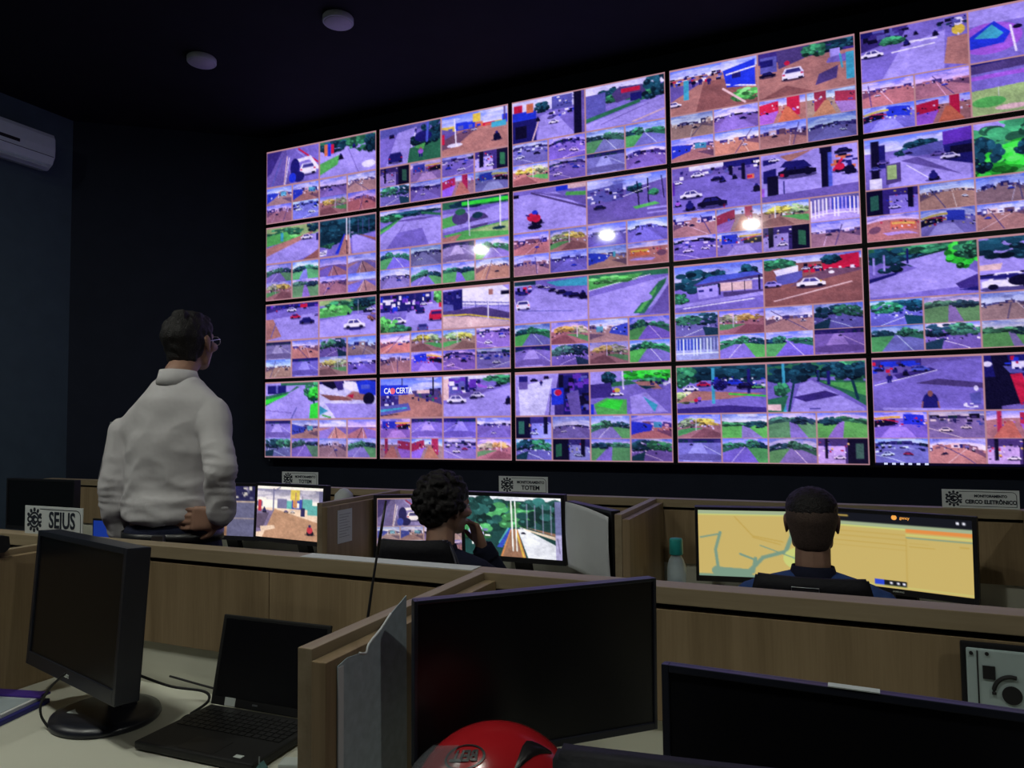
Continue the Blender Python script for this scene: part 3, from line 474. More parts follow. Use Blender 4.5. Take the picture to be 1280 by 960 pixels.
def divider(label, x, y0, y1, z=PZ):
    """x: left face; core then a slightly lower cover board on its right"""
    t = thing('desk_divider', label, 'divider', (x, (y0+y1)/2, 0)); h = (y1-y0)/2
    obj('core_board', box(B(), 0, .027, -h, h, 0, z, .0015), 'edgey', t)
    obj('side_board', box(B(), .029, .056, -h-.004, h, 0, z-.016, .0015), 'wood', t)
    return t
divider('oak desk divider with grey film taped on it, nearest the camera', 3.958, -4.256, FY-.061)
divider('oak desk divider at far left of the rear desk with the laptop', 2.585, -4.30, FY-.061)
divider('oak desk divider carrying a white printed note', 2.685, -2.62, BY-.061)
divider('oak desk divider beside the water bottle', 3.985, -2.58, BY-.061)
divider('oak desk divider at the right end of the yellow map screens', 5.335, -2.58, BY-.061)
divider('oak desk divider at the right edge of the nearest desk', 5.36, -4.28, FY-.061)
def desk(label, x0, x1, y0, y1, z=.72):
    t = thing('desk', label, 'desk', ((x0+x1)/2, (y0+y1)/2, 0)); a = (x1-x0)/2; b = (y1-y0)/2
    obj('worktop', box(B(), -a, a, -b, b, z-.028, z, .002), 'desk', t)
    for s in (-1, 1): obj('leg_panel', box(B(), s*(a-.03)-.012, s*(a-.03)+.012, -b+.08, b-.02, 0, z-.029), 'wood', t)
    obj('modesty_panel', box(B(), -a+.045, a-.045, b-.06, b-.045, .3, z-.029), 'wood', t)
    return t
desk('pale desk carrying the laptop and black square monitor', 2.645, 3.955, -4.33, FY-.062)
desk('pale desk under the red helmet, nearest the camera', 4.018, 5.355, -4.335, FY-.062)
desk('pale desk beyond the oak divider at far left', 1.0, 2.58, -4.33, FY-.062)
desk('pale operators desk with the yellow map screens', 4.045, 5.33, -2.56, BY-.062)
desk('pale operators desk in front of the curly-haired person', 2.745, 3.98, -2.56, BY-.062)
desk('pale operators desk beside the standing man', 1.36, 2.68, -2.56, BY-.062)
desk('pale operators desk at the far left of the row', -.0, 1.295, -2.56, BY-.062)

# ------------------------------------------------------------------ monitors
def monitor(label, x, y, zb, yaw, tilt, w, h, dz=.72, img=None, bez=.016, chin=.022, shell='black', base='rect', name='monitor', tk=.034, base_off=.10, pic=None, group=None):
    """(x, y, zb): bottom centre of the screen face; the thing's origin is on the desk below"""
    n = V((-math.sin(yaw), math.cos(yaw), 0))
    if y > -3: k_ = .965; x = 4.712+k_*(x-4.712); y = -5.154+k_*(y+5.154); zb = 1.44+k_*(zb-1.44); w *= k_; h *= k_
    t = thing(name, label, 'monitor', (x+n.x*base_off, y+n.y*base_off, dz), yaw, group)
    R = Matrix.Translation((0, -base_off, zb-dz)) @ Matrix.Rotation(-tilt, 4, 'X')
    def P(bm, nm, m, sm=False):
        bmesh.ops.transform(bm, matrix=R, verts=bm.verts[:]); return obj(nm, bm, m, t, sm)
    f = B()
    box(f, -w/2-bez, w/2+bez, .002, tk, -chin, h+bez, .004)
    for a in ((-w/2-bez, -w/2, -chin, h+bez), (w/2, w/2+bez, -chin, h+bez), (-w/2, w/2, -chin, 0), (-w/2, w/2, h, h+bez)): box(f, a[0], a[1], -.005, .006, a[2], a[3], .0012)
    box(f, -w*.3, w*.3, tk-.002, tk+.018, h*.15, h*.8, .006)
    P(f, 'bezel', shell)
    if img is None: P(box(B(), -w/2, w/2, -.001, .003, 0, h), 'screen', 'dark')
    else:
        me = grid_mesh('screen', img, w, h, -.001); me.transform(Matrix.Translation((-w/2, 0, 0))); me.transform(R); link('screen', me, 'mfeed', t)
    c = R @ V((0, tk+.016, h*.42))
    nb = B(); yb = max(0.03, c.y)
    prism(nb, [(c.y-.008, max(c.z, .05)), (c.y+.016, max(c.z, .05)+.02), (yb+.02+.012, .012), (yb+.02-.026, .012)], -.035, .035, 'YZ')
    obj('stand_neck', nb, shell, t)
    yc = yb-.02
    if base == 'rect': obj('stand_base', box(B(), -.11, .11, yc-.085, yc+.08, 0, .014, .004), shell, t)
    else: obj('stand_base', lathe(B(), [(.001, 0), (.134, 0), (.138, .006), (.134, .016), (.11, .022), (.001, .026)], 48, (0, yc-.01, 0), 'Z', 1., .88), shell, t, True)
    t['base_y'] = yc; return t, R
def pimg(txt, w, h, seed): 
    a = spec(txt, w*2, h*2, seed); return a.reshape(h, 2, w, 2, 3).mean((1, 3))
def neutral(a, k=.55, gain=1.0, tint=(1.04, 1.0, .90)):
    L = a.mean(-1, keepdims=True); a = L+(a-L)*k; return np.clip(a*np.array(tint)*gain, 0, 255)
# black square monitor on round stand (left foreground)
R_ = math.radians
t, R = monitor('black monitor switched off on round stand, beside the laptop', 3.031, -3.964, .862, R_(-13.9), R_(3.8), .47, .292, shell='navyp', base='round', bez=.014, chin=.032, tk=.05, base_off=.085)
o = obj('sticker', box(B(), -.028, .028, -.016, .016, 0, .0008), 'tag', t); o.location = (-.03, t['base_y']-.055, .0225); o.rotation_euler = (-.02, 0, .35)
text('AOC', .011, t, 'tag', R @ V((0, -.0055, -.016)), 'brand_mark', .0004)
# centre foreground, right foreground
monitor('large black monitor switched off behind the red helmet', 4.25, -3.986, .900, R_(43.9), R_(-1.2), .43, .250, bez=.006, chin=.012, shell='navyp', tk=.02)
t, R = monitor('wide black monitor switched off at lower right, in front of the plate', 4.765, -4.155, .795, R_(-2.2), 0, .53, .302, bez=.010, chin=.018, shell='navyp', tk=.014)
obj('top_glint', box(B(), -.066, -.008, -.0058, .008, .3125, .3138), 'tag', t).matrix_local = R  # pale strip paints a bright reflection onto the glossy top edge
# operators' monitors
street = neutral(pimg("c|S 34 b w|U 42 22 WbtBbW|X W 0,0 100,6|P a 0,46 26,48 60,72 0,92|L b 2 26,6 26,78|L b 1.5 26,10 36,2|P d 10,100 28,44 100,68 100,100|P q 0,56 20,52 10,84 0,84|P c 6,80 28,76 30,82 8,90|X e 2,28 7,50|X y 52,6 66,26|X o 56,26 62,40|L d 2 60,12 60,40|L q 1 70,18 70,52|X t 78,34 96,52|X n 68,40 74,56|C W 56,48 7|C a 46,48 7|M e 82,82 14|M n 12,48 8|X b 94,6 100,100", 120, 68, 3), .75, 1.05, (1.02, .97, .9))
monitor('lit monitor showing a street with a yellow sign, left of the printed note', 2.111, -2.135, .842, R_(-5.9), R_(2.6), .477, .268, img=street, dz=.72, shell='black')
lst = neutral(pimg("b|X d 0,0 60,100|X b 60,0 100,100|U 20 14|X s 0,0 58,22|X d 0,22 58,30|X s 0,34 58,52|X d 0,52 58,62|X s 0,68 58,80|X i 0,80 58,96|X c 0,31 100,33|X c 0,64 100,66|X n 60,0 100,30|N WbR 62,4 98,28 10", 80, 45, 8), .8, .9)
monitor('lit monitor partly hidden behind the standing man', 1.625, -2.12, .835, R_(6), R_(2.6), .477, .268, img=lst)
c00 = neutral(np.array(compose(0, 0, 152, 86)), .6, 1.0, (1.02, 1.0, .92)); c00[c00.sum(-1) > 0] += 0
monitor('lit monitor showing a white car, left of the curly-haired person', 2.905, -2.10, .808, R_(24), R_(1.8), .452, .268, img=c00)
bridge = neutral(pimg("G|P w 0,0 100,0 100,7 0,7|T G 20,34 30,30|T m 60,30 34,22|T G 84,32 30,26|T G 10,40 26,30|T m 12,60 16,14|N WbR 6,52 26,84 16 4,6|P t 36,78 46,52 49,54 42,82|P B 34,86 48,52 50,54 40,86|P o 38,100 49,54 56,54 64,100|P i 40,100 50,54 54,54 60,100|L y 1.2 54,54 62,100|P w 66,100 56,54 62,52 100,82 100,100|P c 62,52 100,66 100,72 66,56|P i 64,50 100,60 100,66|L W 1.5 50,8 51,90|L W 1.2 54,8 55,90|L R 1 66,12 66,52|L R 1 74,14 74,54|L R 1 82,12 82,58|L R 1 90,14 90,60|C k 62,60 5|C W 60,52 4|X b 94,6 100,60|X R 94,60 100,100|L a 1 96,66 98,90", 150, 84, 4), .85, 1.05, (1.0, 1.0, .95))
monitor('lit monitor showing a bridge, right of the curly-haired person', 3.393, -2.151, .836, R_(-1.1), R_(-2.7), .477, .268, img=bridge, dz=.72)
yel = (200, 176, 104)
PAL['Y'] = yel; PAL['K'] = (20, 22, 30); PAL['Z'] = (160, 175, 140); PAL['V'] = (200, 205, 120); PAL['F'] = (190, 160, 80); PAL['O'] = (225, 140, 70); PAL['Q'] = (120, 150, 130)
mp = pimg("Y|X Z 0,0 100,6|X V 0,6 100,8|L Q 3.5 73,12 75,36 70,60 52,70 46,82 40,92 20,92 14,88|L Q 2.5 18,34 14,60 16,90|L Q 1.5 2,42 18,36|L Q 7 14,92 40,94|L Q 2 34,66 46,74|L Q 3 46,72 44,92|L F 1 30,10 44,38 68,46|L F 1 44,40 66,50|N mV 78,24 98,40 22 2,2|E g 86,52 5,4|N gm 80,50 96,56 16 4,3|N gm 74,70 86,84 16 3,3|E V 84,70 16,18|N gl 76,64 100,96 30 2,3|X Q 0,97 100,100|L Q 1 50,52 90,78", 150, 84, 5)
monitor('lit monitor with yellow map, left of the short-haired man', 4.44, -2.075, .808, R_(9), R_(-5.5), .477, .268, img=mp, bez=.012)
tb = pimg("Y|X K 0,0 100,13|X Z 0,13 100,18|X V 0,18 100,20|X O 56,18 100,23|X V 56,25 100,27|X Q 56,29 100,30.5|X F 0,26 56,27|X F 0,33 56,34|X F 0,40 56,41|X F 0,47 56,48|X F 56,30 56.6,94|X F 58,37 72,38|X F 58,41 76,42|X F 92,36 98,38|X K 33,90 56,97|X B 33,90 40,97|X W 44,92 46,95|X W 49,92 51,95|X W 53,92 55,95|X V 0,97 100,98.5|X W 2,3 5,7|X F 6,4 14,6|X W 90,4 92,7|X W 94,4 96,7", 160, 90, 6)
t, R = monitor('lit monitor with yellow table, right of the short-haired man', 4.925, -2.09, .806, R_(-16.5), R_(2.5), .477, .268, img=tb, bez=.014, name='monitor')
obj('orange_mark', lathe(B(), [(.0001, -.0022), (.009, -.0022), (.009, -.0012), (.0001, -.0012)], 20, tuple(R @ V((-.01, 0, .251)))[:3], 'Y'), 'orange', t)
text('gency', .014, t, 'orange', R @ V((.024, -.002, .251)), 'screen_lettering', .0002, ext=.0003)
text('SAMSUNG', .008, t, 'tag', R @ V((0, -.0055, -.010)), 'brand_mark', .0002, ext=.0003)
monitor('dark switched-off monitor at far left behind the white name plate', .33, -2.26, .835, R_(0), 0, .60, .275, bez=.012)
# monitor with white sheet hung over its screen
t, R = monitor('black monitor whose screen is covered by a white paper sheet', 3.808, -2.302, .833, R_(-45), R_(-2.2), .37, .25, bez=.012, dz=.72)
bm = B(); N_ = 14
vs = [[bm.verts.new(R @ V((-.186+.375*i/N_, -.012-.006*math.sin(PI*j/N_)-.006*(i/N_)**3, .252-.27*j/N_-.02*(i/N_)**2))) for i in range(N_+1)] for j in range(N_+1)]
for a, b in zip(vs, vs[1:]):
    for i in range(N_): bm.faces.new((a[i], a[i+1], b[i+1], b[i]))
o = obj('covering_sheet', bm, 'paper', t, True); o['label'] = 'curling white paper sheet'
sm = o.modifiers.new('s', 'SOLIDIFY'); sm.thickness = .0008

# ------------------------------------------------------------------ signs
def gear(t, cx, cz, r, y=-.0022):
    g = B()
    def part(pts): prism(g, [(cx+a, cz+b) for a, b in pts], y, y+.0012)
    for k in range(12):
        a = 2*PI*k/12
        if abs(math.sin(a)) < .3: continue
        pts = []
        for da, rr in ((-.15, .70), (-.17, .86), (-.08, 1.0), (.08, 1.0), (.17, .86), (.15, .70)): pts.append((r*rr*math.cos(a+da), r*rr*math.sin(a+da)))
        part(pts)
    for s in (1, -1):
        n = 10; a0, a1 = (.32, PI-.32) if s > 0 else (PI+.32, 2*PI-.32)
        out = [(r*.66*math.cos(a0+(a1-a0)*i/n), r*.66*math.sin(a0+(a1-a0)*i/n)) for i in range(n+1)]
        inn = [(r*.50*math.cos(a0+(a1-a0)*i/n), r*.50*math.sin(a0+(a1-a0)*i/n)) for i in range(n+1)]
        part(out+inn[::-1])
        part([(r*.30*math.cos(a0+(a1-a0)*i/n), s*r*.06+r*.34*math.sin(a0+(a1-a0)*i/n)) for i in range(n+1)])
    obj('gear_emblem', g, 'ink', t)
    text('CICC', r*.66, t, 'ink', (cx, y+.0006, cz+.0), 'emblem_lettering', r*.045, 1.12)
def border(t, x0, x1, z0, z1, w, y=-.0022):
    g = B(); R2 = (z1-z0)*.28; n = 6
    def arc(cx, cz, a0, a1, r): return [(cx+r*math.cos(a0+(a1-a0)*i/n), cz+r*math.sin(a0+(a1-a0)*i/n)) for i in range(n+1)]
    out = [(x0, z1)]+arc(x1-R2, z1-R2, PI/2, 0, R2)+[(x1, z0), (x0, z0)]
    inn = [(x0, z1-w)]+arc(x1-R2, z1-R2, PI/2, 0, R2-w)+[(x1-w, z0+w), (x0, z0+w)]
    for i in range(len(out)-1): prism(g, [out[i], out[i+1], inn[i+1], inn[i]], y, y+.001)
    obj('border_line', g, 'ink', t)
def sign(label, x, y, z, w, h, l1, l2, yaw=0, s1=.016, s2=.022, lean=0, sx1=.9, sx2=.9, big=False):
    t = thing('name_plate', label, 'sign', (x, y, z), yaw)
    obj('plate', box(B(), 0, w, -.0015, .0015, 0, h, .0006), 'signw', t)
    obj('foot', prism(B(), [(.001, .0), (.028, 0), (.002, h*.55)], w*.25, w*.75, 'YZ'), 'clear', t)
    r = h*.44; gear(t, .008+r, h*.5, r)
    xc = (2*r+.014+w-.012)/2+.002
    border(t, 2*r-.004, w-.008, h*.09, h*.91, .0018)
    if l1: text(l1, s1, t, 'ink', (xc, -.0018, h*.66), 'lettering', .0006, sx1)
    text(l2, s2, t, 'ink', (xc, -.0018, h*(.34 if l1 else .5)), 'lettering', .0015 if big else .0008, sx2)
    return t
sign('white name plate reading SEJUS on the front partition', 2.335, -3.63, PZ, .272, .088, '', 'SEJUS', R_(0), s2=.070, sx2=.74, big=True)
sign('white TOTEM name plate above the street-view monitor, left of the row', 1.935, BY-.03, PZ, .245, .078, 'MONITORAMENTO', 'TOTEM', 0, .0175, .026, sx1=.9, sx2=1)
sign('white TOTEM name plate above the bridge-view monitor', 3.25, BY-.03, PZ, .25, .080, 'MONITORAMENTO', 'TOTEM', 0, .0175, .028, sx1=.9, sx2=1)
sign('white CERCO ELETRÔNICO name plate above the yellow table screen', 5.088, BY-.03, PZ, .245, .068, 'MONITORAMENTO', 'CERCO ELETRÔNICO', 0, .013, .0195, sx1=.9, sx2=.86)

# ------------------------------------------------------------------ notes, film, plate
t = thing('wall_note', 'white printed note pinned on the oak divider left of the row', 'note', (2.742, -2.502, .99))
obj('sheet', box(B(), 0, .001, -.052, .052, -.072, .072), 'paper', t)
g = B()
for k in range(9): box(g, .001, .0014, -.04, .04-(k*37 % 5)*.007, .05-k*.012, .0525-k*.012)
obj('printed_line', g, 'greyb', t)['kind'] = 'stuff'
t = thing('film_sheet', 'grey protective film with torn top edge on the nearest oak divider', 'film', (4.014, -4.15, .72))
pts = [(-.085, .0), (-.085, .352), (-.060, .358), (-.030, .355), (-.012, .350), (-.004, .362), (.03, .377), (.06, .395), (.11, .415), (.11, 0)]
o = obj('sheet', prism(B(), pts, .0012, .0028, 'YZ'), 'paperg', t)
g = B(); tube(g, [(.003, a, b+.001) for a, b in pts[3:8]], .0022, 6, 3); obj('curled_edge', g, 'paper', t, True)
obj('edge_strip', box(B(), .0029, .004, -.085, -.072, .005, .350), 'paper', t)
t = thing('metal_plate', 'grey plate with black trim and round slots leaning on the partition', 'plate', (5.085, -3.668, .72)); t.scale = (1, 1, 1.05)
obj('trim', box(B(), -.18, .20, -.010, -.001, .0, .318, .004), 'black', t)
obj('panel', box(B(), -.172, .192, -.014, -.009, .008, .309, .003), 'plate', t)
obj('seam', box(B(), -.157, -.155, -.0150, -.0135, .01, .306), 'slot', t)
g = B(); box(g, -.149, -.131, -.0158, -.013, .262, .283); obj('square_slot', g, 'slot', t)
g = B(); lathe(g, [(.001, -.0158), (.0145, -.0158), (.0145, -.013), (.001, -.013)], 24, (-.108, 0, .240), 'Y'); obj('round_hole', g, 'slot', t)
g = B(); tube(g, [(-.108+.026*math.cos(a), -.0148, .243+.026*math.sin(a)) for a in np.linspace(1.3, 3.3, 8)], .0035, 6, 2); obj('curved_slot', g, 'slot', t)
g = B(); lathe(g, [(.001, -.0165), (.032, -.0165), (.032, -.013), (.001, -.013)], 24, (-.058, 0, .212), 'Y'); obj('vent_hole', g, 'slot', t)
g = B(); box(g, -.086, -.070, -.0158, -.013, .262, .280); obj('square_slot', g, 'slot', t)
for a, b in ((-.165, .301), (-.142, .302), (-.165, .02)):
    obj('screw', lathe(B(), [(.001, -.016), (.003, -.016), (.003, -.013), (.001, -.013)], 10, (a, 0, b), 'Y'), 'slot', t)
tag(obj('paper_sheet', bx(3.46, 3.95, -3.655, -3.605, PZ+.0004, PZ+.0016), 'paper'), 'white paper strip lying on the partition top near the divider', 'paper')

# ------------------------------------------------------------------ laptop
t = thing('laptop', 'open black laptop with dark screen on the pale desk', 'laptop', (3.435, -3.862, .72), R_(2))
obj('base', box(B(), -.165, .165, -.115, .112, .003, .021, .005), 'laptop', t)
g = B()
for r in range(6):
    for k in range(15): box(g, -.148+k*.0198, -.148+k*.0198+.0168, .078-r*.0178, .078-r*.0178+.0148, .0205, .0228)
obj('keys', g, 'key', t)['kind'] = 'stuff'
obj('touchpad', box(B(), -.05, .05, -.105, -.045, .0208, .0216), 'key', t)
Rl = Matrix.Translation((0, .110, .022)) @ Matrix.Rotation(R_(-12), 4, 'X')
def LB(bm, nm, m): bmesh.ops.transform(bm, matrix=Rl, verts=bm.verts[:]); return obj(nm, bm, m, t)
LB(box(B(), -.165, .165, 0, .007, 0, .215, .003), 'lid', 'laptop'); LB(box(B(), -.154, .154, -.0008, .001, .022, .206), 'screen', 'dark')
LB(box(B(), -.12, -.088, -.0016, .0004, .002, .021), 'lid_sticker', 'tag'); LB(box(B(), -.035, -.020, -.0014, .0004, .010, .014), 'brand_mark', 'chrome')
obj('palm_sticker', box(B(), .10, .12, -.10, -.088, .0208, .0218), 'tag', t)

# ------------------------------------------------------------------ desk clutter
def cable(label, pts, r=.003, name='cable', cat='cable', m='cable', group=None):
    o = obj(name, tube(B(), pts, r), m, None, True); return tag(o, label, cat, group)
cable('thin black cable hanging from the square monitor to its round base', [(3.054, -3.99, .862), (3.01, -3.995, .827), (2.978, -3.995, .785), (2.972, -3.99, .752), (2.995, -3.985, .7245)], .0028)
cable('black cable curving across the pale desk behind the square monitor', [(3.06, -3.80, .80), (3.12, -3.75, .762), (3.20, -3.715, .748), (3.235, -3.735, .735), (3.235, -3.79, .7238)], .0035)
cable('black cable running along the foot of the white backboard', [(3.02, -3.665, .748), (3.2, -3.664, .735), (3.36, -3.664, .727), (3.60, -3.664, .7235)], .003)
cable('black cable looping by the laptop hinge', [(3.25, -3.84, .7235), (3.235, -3.80, .7235), (3.27, -3.775, .7235), (3.31, -3.74, .7235)], .0028)
t = thing('document_folder', 'purple and blue folder with papers on the pale desk, far left', 'folder', (2.745, -3.965, .72), R_(14))
obj('cover', box(B(), -.10, .10, -.085, .075, .0, .012, .003), 'blueb', t)
obj('papers', box(B(), -.092, .085, -.06, .07, .012, .020), 'paper', t)
obj('purple_flap', box(B(), -.10, .095, .045, .082, .020, .026, .002), 'purple', t)
obj('plastic_sleeve', box(B(), -.085, .075, -.078, .04, .020, .0215), 'clear', t)
# adapters and bits beside the divider
t = thing('power_adapter', 'small pale adapter box beside the laptop and divider', 'adapter', (3.700, -3.955, .72), R_(20))
obj('case', box(B(), -.030, .030, -.018, .018, .012, .040, .004), 'tag', t); obj('foot', box(B(), -.022, .022, -.013, .013, 0, .0125), 'black', t)
t = thing('plug', 'small teal plug beside the pale adapter box', 'plug', (3.640, -3.985, .72), R_(10))
obj('body', prism(B(), [(-.012, .0), (.012, .0), (.009, .028), (0, .040), (-.009, .028)], -.008, .008), mat('plug_teal', (.12, .28, .30), .5), t)
obj('prong', tube(B(), [(-.005, 0, .036), (-.005, 0, .05)], .0015, 6, 0), 'chrome', t)
random.seed(5)
for k in range(2):
    cx, cy = 3.69+.02*k, -4.02+.025*k
    pts = [(cx+.035*math.cos(a*1.3+k)+random.uniform(-.01, .01), cy+.03*math.sin(a*1.3+k)+random.uniform(-.008, .008), .726+.004*k+.004*math.sin(a*2)) for a in range(7)]
    pts[0] = (pts[0][0], pts[0][1], .7235)
    cable(('black cable coil nearest the camera, left of the nearest divider', 'black cable coil under the pale adapter box')[k], pts, .003)
t = thing('metal_clip', 'small shiny curled clip beside the laptop', 'clip', (3.735, -3.865, .72))
obj('curl', tube(B(), [(.012*math.cos(a), 0, .016+.012*math.sin(a)) for a in np.linspace(-1.5, 2.6, 9)], .003, 8, 2), 'white', t, True)
t = thing('two_way_radio', 'black two-way radio with long thin antenna standing behind the divider', 'radio', (3.90, -4.02, .72), 0)
obj('body', box(B(), -.026, .026, -.016, .016, 0, .125, .005), 'black', t)
obj('antenna', tube(B(), [(0, -.008, .12), (0, .030, .35), (0, .090, .558)], [.0042, .0016], 8, 4), 'cable', t, True)
obj('antenna_tip', tube(B(), [(0, .062, .465), (0, .0925, .566)], [.0036, .0022], 8, 0), 'black', t, True)
t = thing('handset', 'black handset lying on top of the far left divider', 'handset', (2.613, -3.985, PZ), R_(80))
obj('body', prism(B(), [(-.06, 0), (.105, 0), (.118, .012), (.114, .042), (.095, .046), (.04, .026), (-.06, .022)], -.02, .02), 'black', t)
t = thing('tablet', 'blue glowing tablet screen behind the white SEJUS plate', 'tablet', (1.265, -2.60, .74), R_(0))
bm = B(); box(bm, -.15, .15, 0, .012, 0, .232, .004); obj('body', bm, 'black', t); obj('screen', bx(-.14, .14, -.0015, .001, .012, .222), 'tabblue', t)
obj('prop', prism(B(), [(.012, 0), (.10, 0), (.012, .15)], -.03, .03, 'YZ'), 'black', t)
t.location = (1.27, -2.50, .72)
t = thing('desk_calendar', 'small white tent calendar below the street-view monitor', 'calendar', (1.91, -2.38, .72))
obj('card', prism(B(), [(-.04, 0), (.04, 0), (.002, .10), (-.002, .10)], -.08, .08, 'YZ'), 'paper', t)
obj('red_print', box(B(), -.05, -.02, -.0235, -.0215, .06, .078, rot=Matrix.Translation((0, 0, 0))), 'redink', t)
t = thing('speaker', 'small white rounded speaker peeping behind the street-view monitor', 'speaker', (2.43, -2.09, .72))
obj('body', lathe(B(), [(.001, 0), (.035, 0), (.05, .02), (.052, .30), (.045, .36), (.02, .385), (.001, .39)], 28), 'white', t, True)
obj('grille', box(B(), .015, .05, -.0505, -.035, .30, .34, .003), 'slot', t)
t = thing('keyboard', 'black keyboard below the white-car monitor', 'keyboard', (3.0, -2.44, .72), R_(15))
obj('body', box(B(), -.20, .20, -.07, .07, 0, .018, .004), 'black', t); g = B()
for r in range(5):
    for k in range(16): box(g, -.19+k*.0235, -.19+k*.0235+.019, -.055+r*.022, -.055+r*.022+.018, .017, .022)
obj('keys', g, 'key', t)['kind'] = 'stuff'
t = thing('keyboard', 'black keyboard under the yellow table screen', 'keyboard', (4.85, -2.42, .72), R_(-5))
obj('body', box(B(), -.20, .20, -.07, .07, 0, .018, .004), 'black', t); g = B()
for r in range(5):
    for k in range(16): box(g, -.19+k*.0235, -.19+k*.0235+.019, -.055+r*.022, -.055+r*.022+.018, .017, .022)
obj('keys', g, 'key', t)['kind'] = 'stuff'
t = thing('water_bottle', 'clear water bottle with teal cap beside the yellow map screen', 'bottle', (4.185, -2.48, .72))
obj('shell', lathe(B(), [(.001, 0), (.030, 0), (.034, .006), (.034, .15), (.033, .19), (.026, .215), (.018, .228), (.0165, .245), (.001, .246)], 32), 'clear', t, True)
obj('water', lathe(B(), [(.001, .004), (.029, .005), (.0325, .01), (.0325, .135), (.001, .135)], 32), 'water', t, True)
obj('cap', lathe(B(), [(.001, .232), (.023, .232), (.0245, .236), (.0235, .284), (.021, .290), (.001, .291)], 28), 'teal', t, True)
t = thing('easel_board', 'grey board leaning behind the standing man', 'board', (0, -1.35, 0))
obj('board', prism(B(), [(-.68, 0), (-.02, 0), (-.10, 1.47), (-.262, 1.47)], 0, .02), 'greyb', t); obj('prop', tube(B(), [(-.25, .02, 1.2), (-.25, .30, .012)], .012, 8, 0), 'black', t)
cable('thin grey cable hanging at the left edge of the video wall', [(-.045, .10, 1.46), (-.05, .095, 1.34), (-.03, .09, 1.22), (-.035, .10, 1.10)], .006, m='greyb')

# ------------------------------------------------------------------ helmet
t = thing('motorcycle_helmet', 'red glossy motorcycle helmet with clear visor on the nearest desk', 'helmet', (0, 0, 0)); t.scale = (.88, .88, .88); t.rotation_euler = (R_(20), 0, R_(213)); t.location = V((4.262, -4.200, .884))-(t.rotation_euler.to_matrix() @ V((0, 0, .155*.88)))
def ell_bm(rx, ry, rz, cx=0, cy=0, cz=0, u=40, v=26):
    b = B(); bmesh.ops.create_uvsphere(b, u_segments=u, v_segments=v, radius=1)
    for q in b.verts: q.co = V((q.co.x*rx+cx, q.co.y*ry+cy, q.co.z*rz+cz))
    return b
sh = ell_bm(.142, .122, .140, 0, 0, .155)
dl = [f for f in sh.faces if (lambda c: (c.x > .06 and abs(c.y) < .100 and .06 < c.z < .19) or c.z < .030)(f.calc_center_median())]
bmesh.ops.delete(sh, geom=dl, context='FACES'); o = obj('shell', sh, 'red', t, True); s_ = o.modifiers.new('s', 'SOLIDIFY'); s_.thickness = .006; s_.offset = -1
inn = ell_bm(.130, .110, .128, 0, 0, .155, 30, 20)
dl = [f for f in inn.faces if (lambda c: (c.x > .07 and .07 < c.z < .18) or c.z < .04)(f.calc_center_median())]
bmesh.ops.delete(inn, geom=dl, context='FACES'); obj('lining', inn, 'redd', t, True)
vs_ = ell_bm(.160, .130, .140, .006, 0, .150)
dl = [f for f in vs_.faces if (lambda c: not (c.x > .058 and .125 < c.z < .262))(f.calc_center_median())]
bmesh.ops.delete(vs_, geom=dl, context='FACES'); obj('visor', vs_, 'visor', t, True)
obj('neck_roll', lathe(B(), [(.082, .0), (.105, .004), (.112, .02), (.112, .042), (.085, .042)], 36, sx=1.05, sy=.95), 'redd', t, True)
obj('chin_bar', tube(B(), [(.075, -.108, .085), (.118, -.07, .07), (.138, 0, .066), (.118, .07, .07), (.075, .108, .085)], .024, 12), 'red', t, True)
for s in (-1, 1):
    obj('visor_pivot', lathe(B(), [(.001, 0), (.020, 0), (.020, .010*1), (.001, .012)], 20, (.035, s*.118-.004 if s < 0 else .112, .168), 'Y'), 'redd', t)
def on_shell(a, b, k=1.006): return V((.142*k*math.cos(b)*math.cos(a), .122*k*math.cos(b)*math.sin(a), .155+.14*k*math.sin(b)))
for s in (-1, 1):
    g = B(); rows = []
    for j in range(7):
        u = j/6; b0 = .55+.25*math.sin(u*PI)+.15*u; a0 = s*(PI*.55+u*.75); w_ = .20*math.sin(PI*(u*.9+.05))
        rows.append((g.verts.new(on_shell(a0, b0, 1.012)), g.verts.new(on_shell(a0, b0-w_, 1.012))))
    for a, b in zip(rows, rows[1:]): g.faces.new((a[0], b[0], b[1], a[1]))
    o = obj('vent_recess', g, 'redd', t, True); s_ = o.modifiers.new('s', 'SOLIDIFY'); s_.thickness = .003
# oval badge on the camera side
g = B(); n_ = 28; ca, cb = PI*.33, .74
def badge(rx): return [on_shell(ca+rx*.33*math.cos(2*PI*i/n_), cb+rx*.16*math.sin(2*PI*i/n_), 1.012) for i in range(n_)]
a_, b_ = [g.verts.new(p) for p in badge(1)], [g.verts.new(p) for p in badge(.88)]
for i in range(n_): g.faces.new((a_[i], a_[(i+1) % n_], b_[(i+1) % n_], b_[i]))
obj('badge_ring', g, 'redd', t)
bl = text('BELL', .026, t, 'redd', (0, 0, 0), 'badge_lettering', .0012)
for v_ in bl.data.vertices:
    v_.co = on_shell(ca-v_.co.x/.122, cb+v_.co.y/.14, 1.010+v_.co.z*3)
bl.rotation_euler = (0, 0, 0)

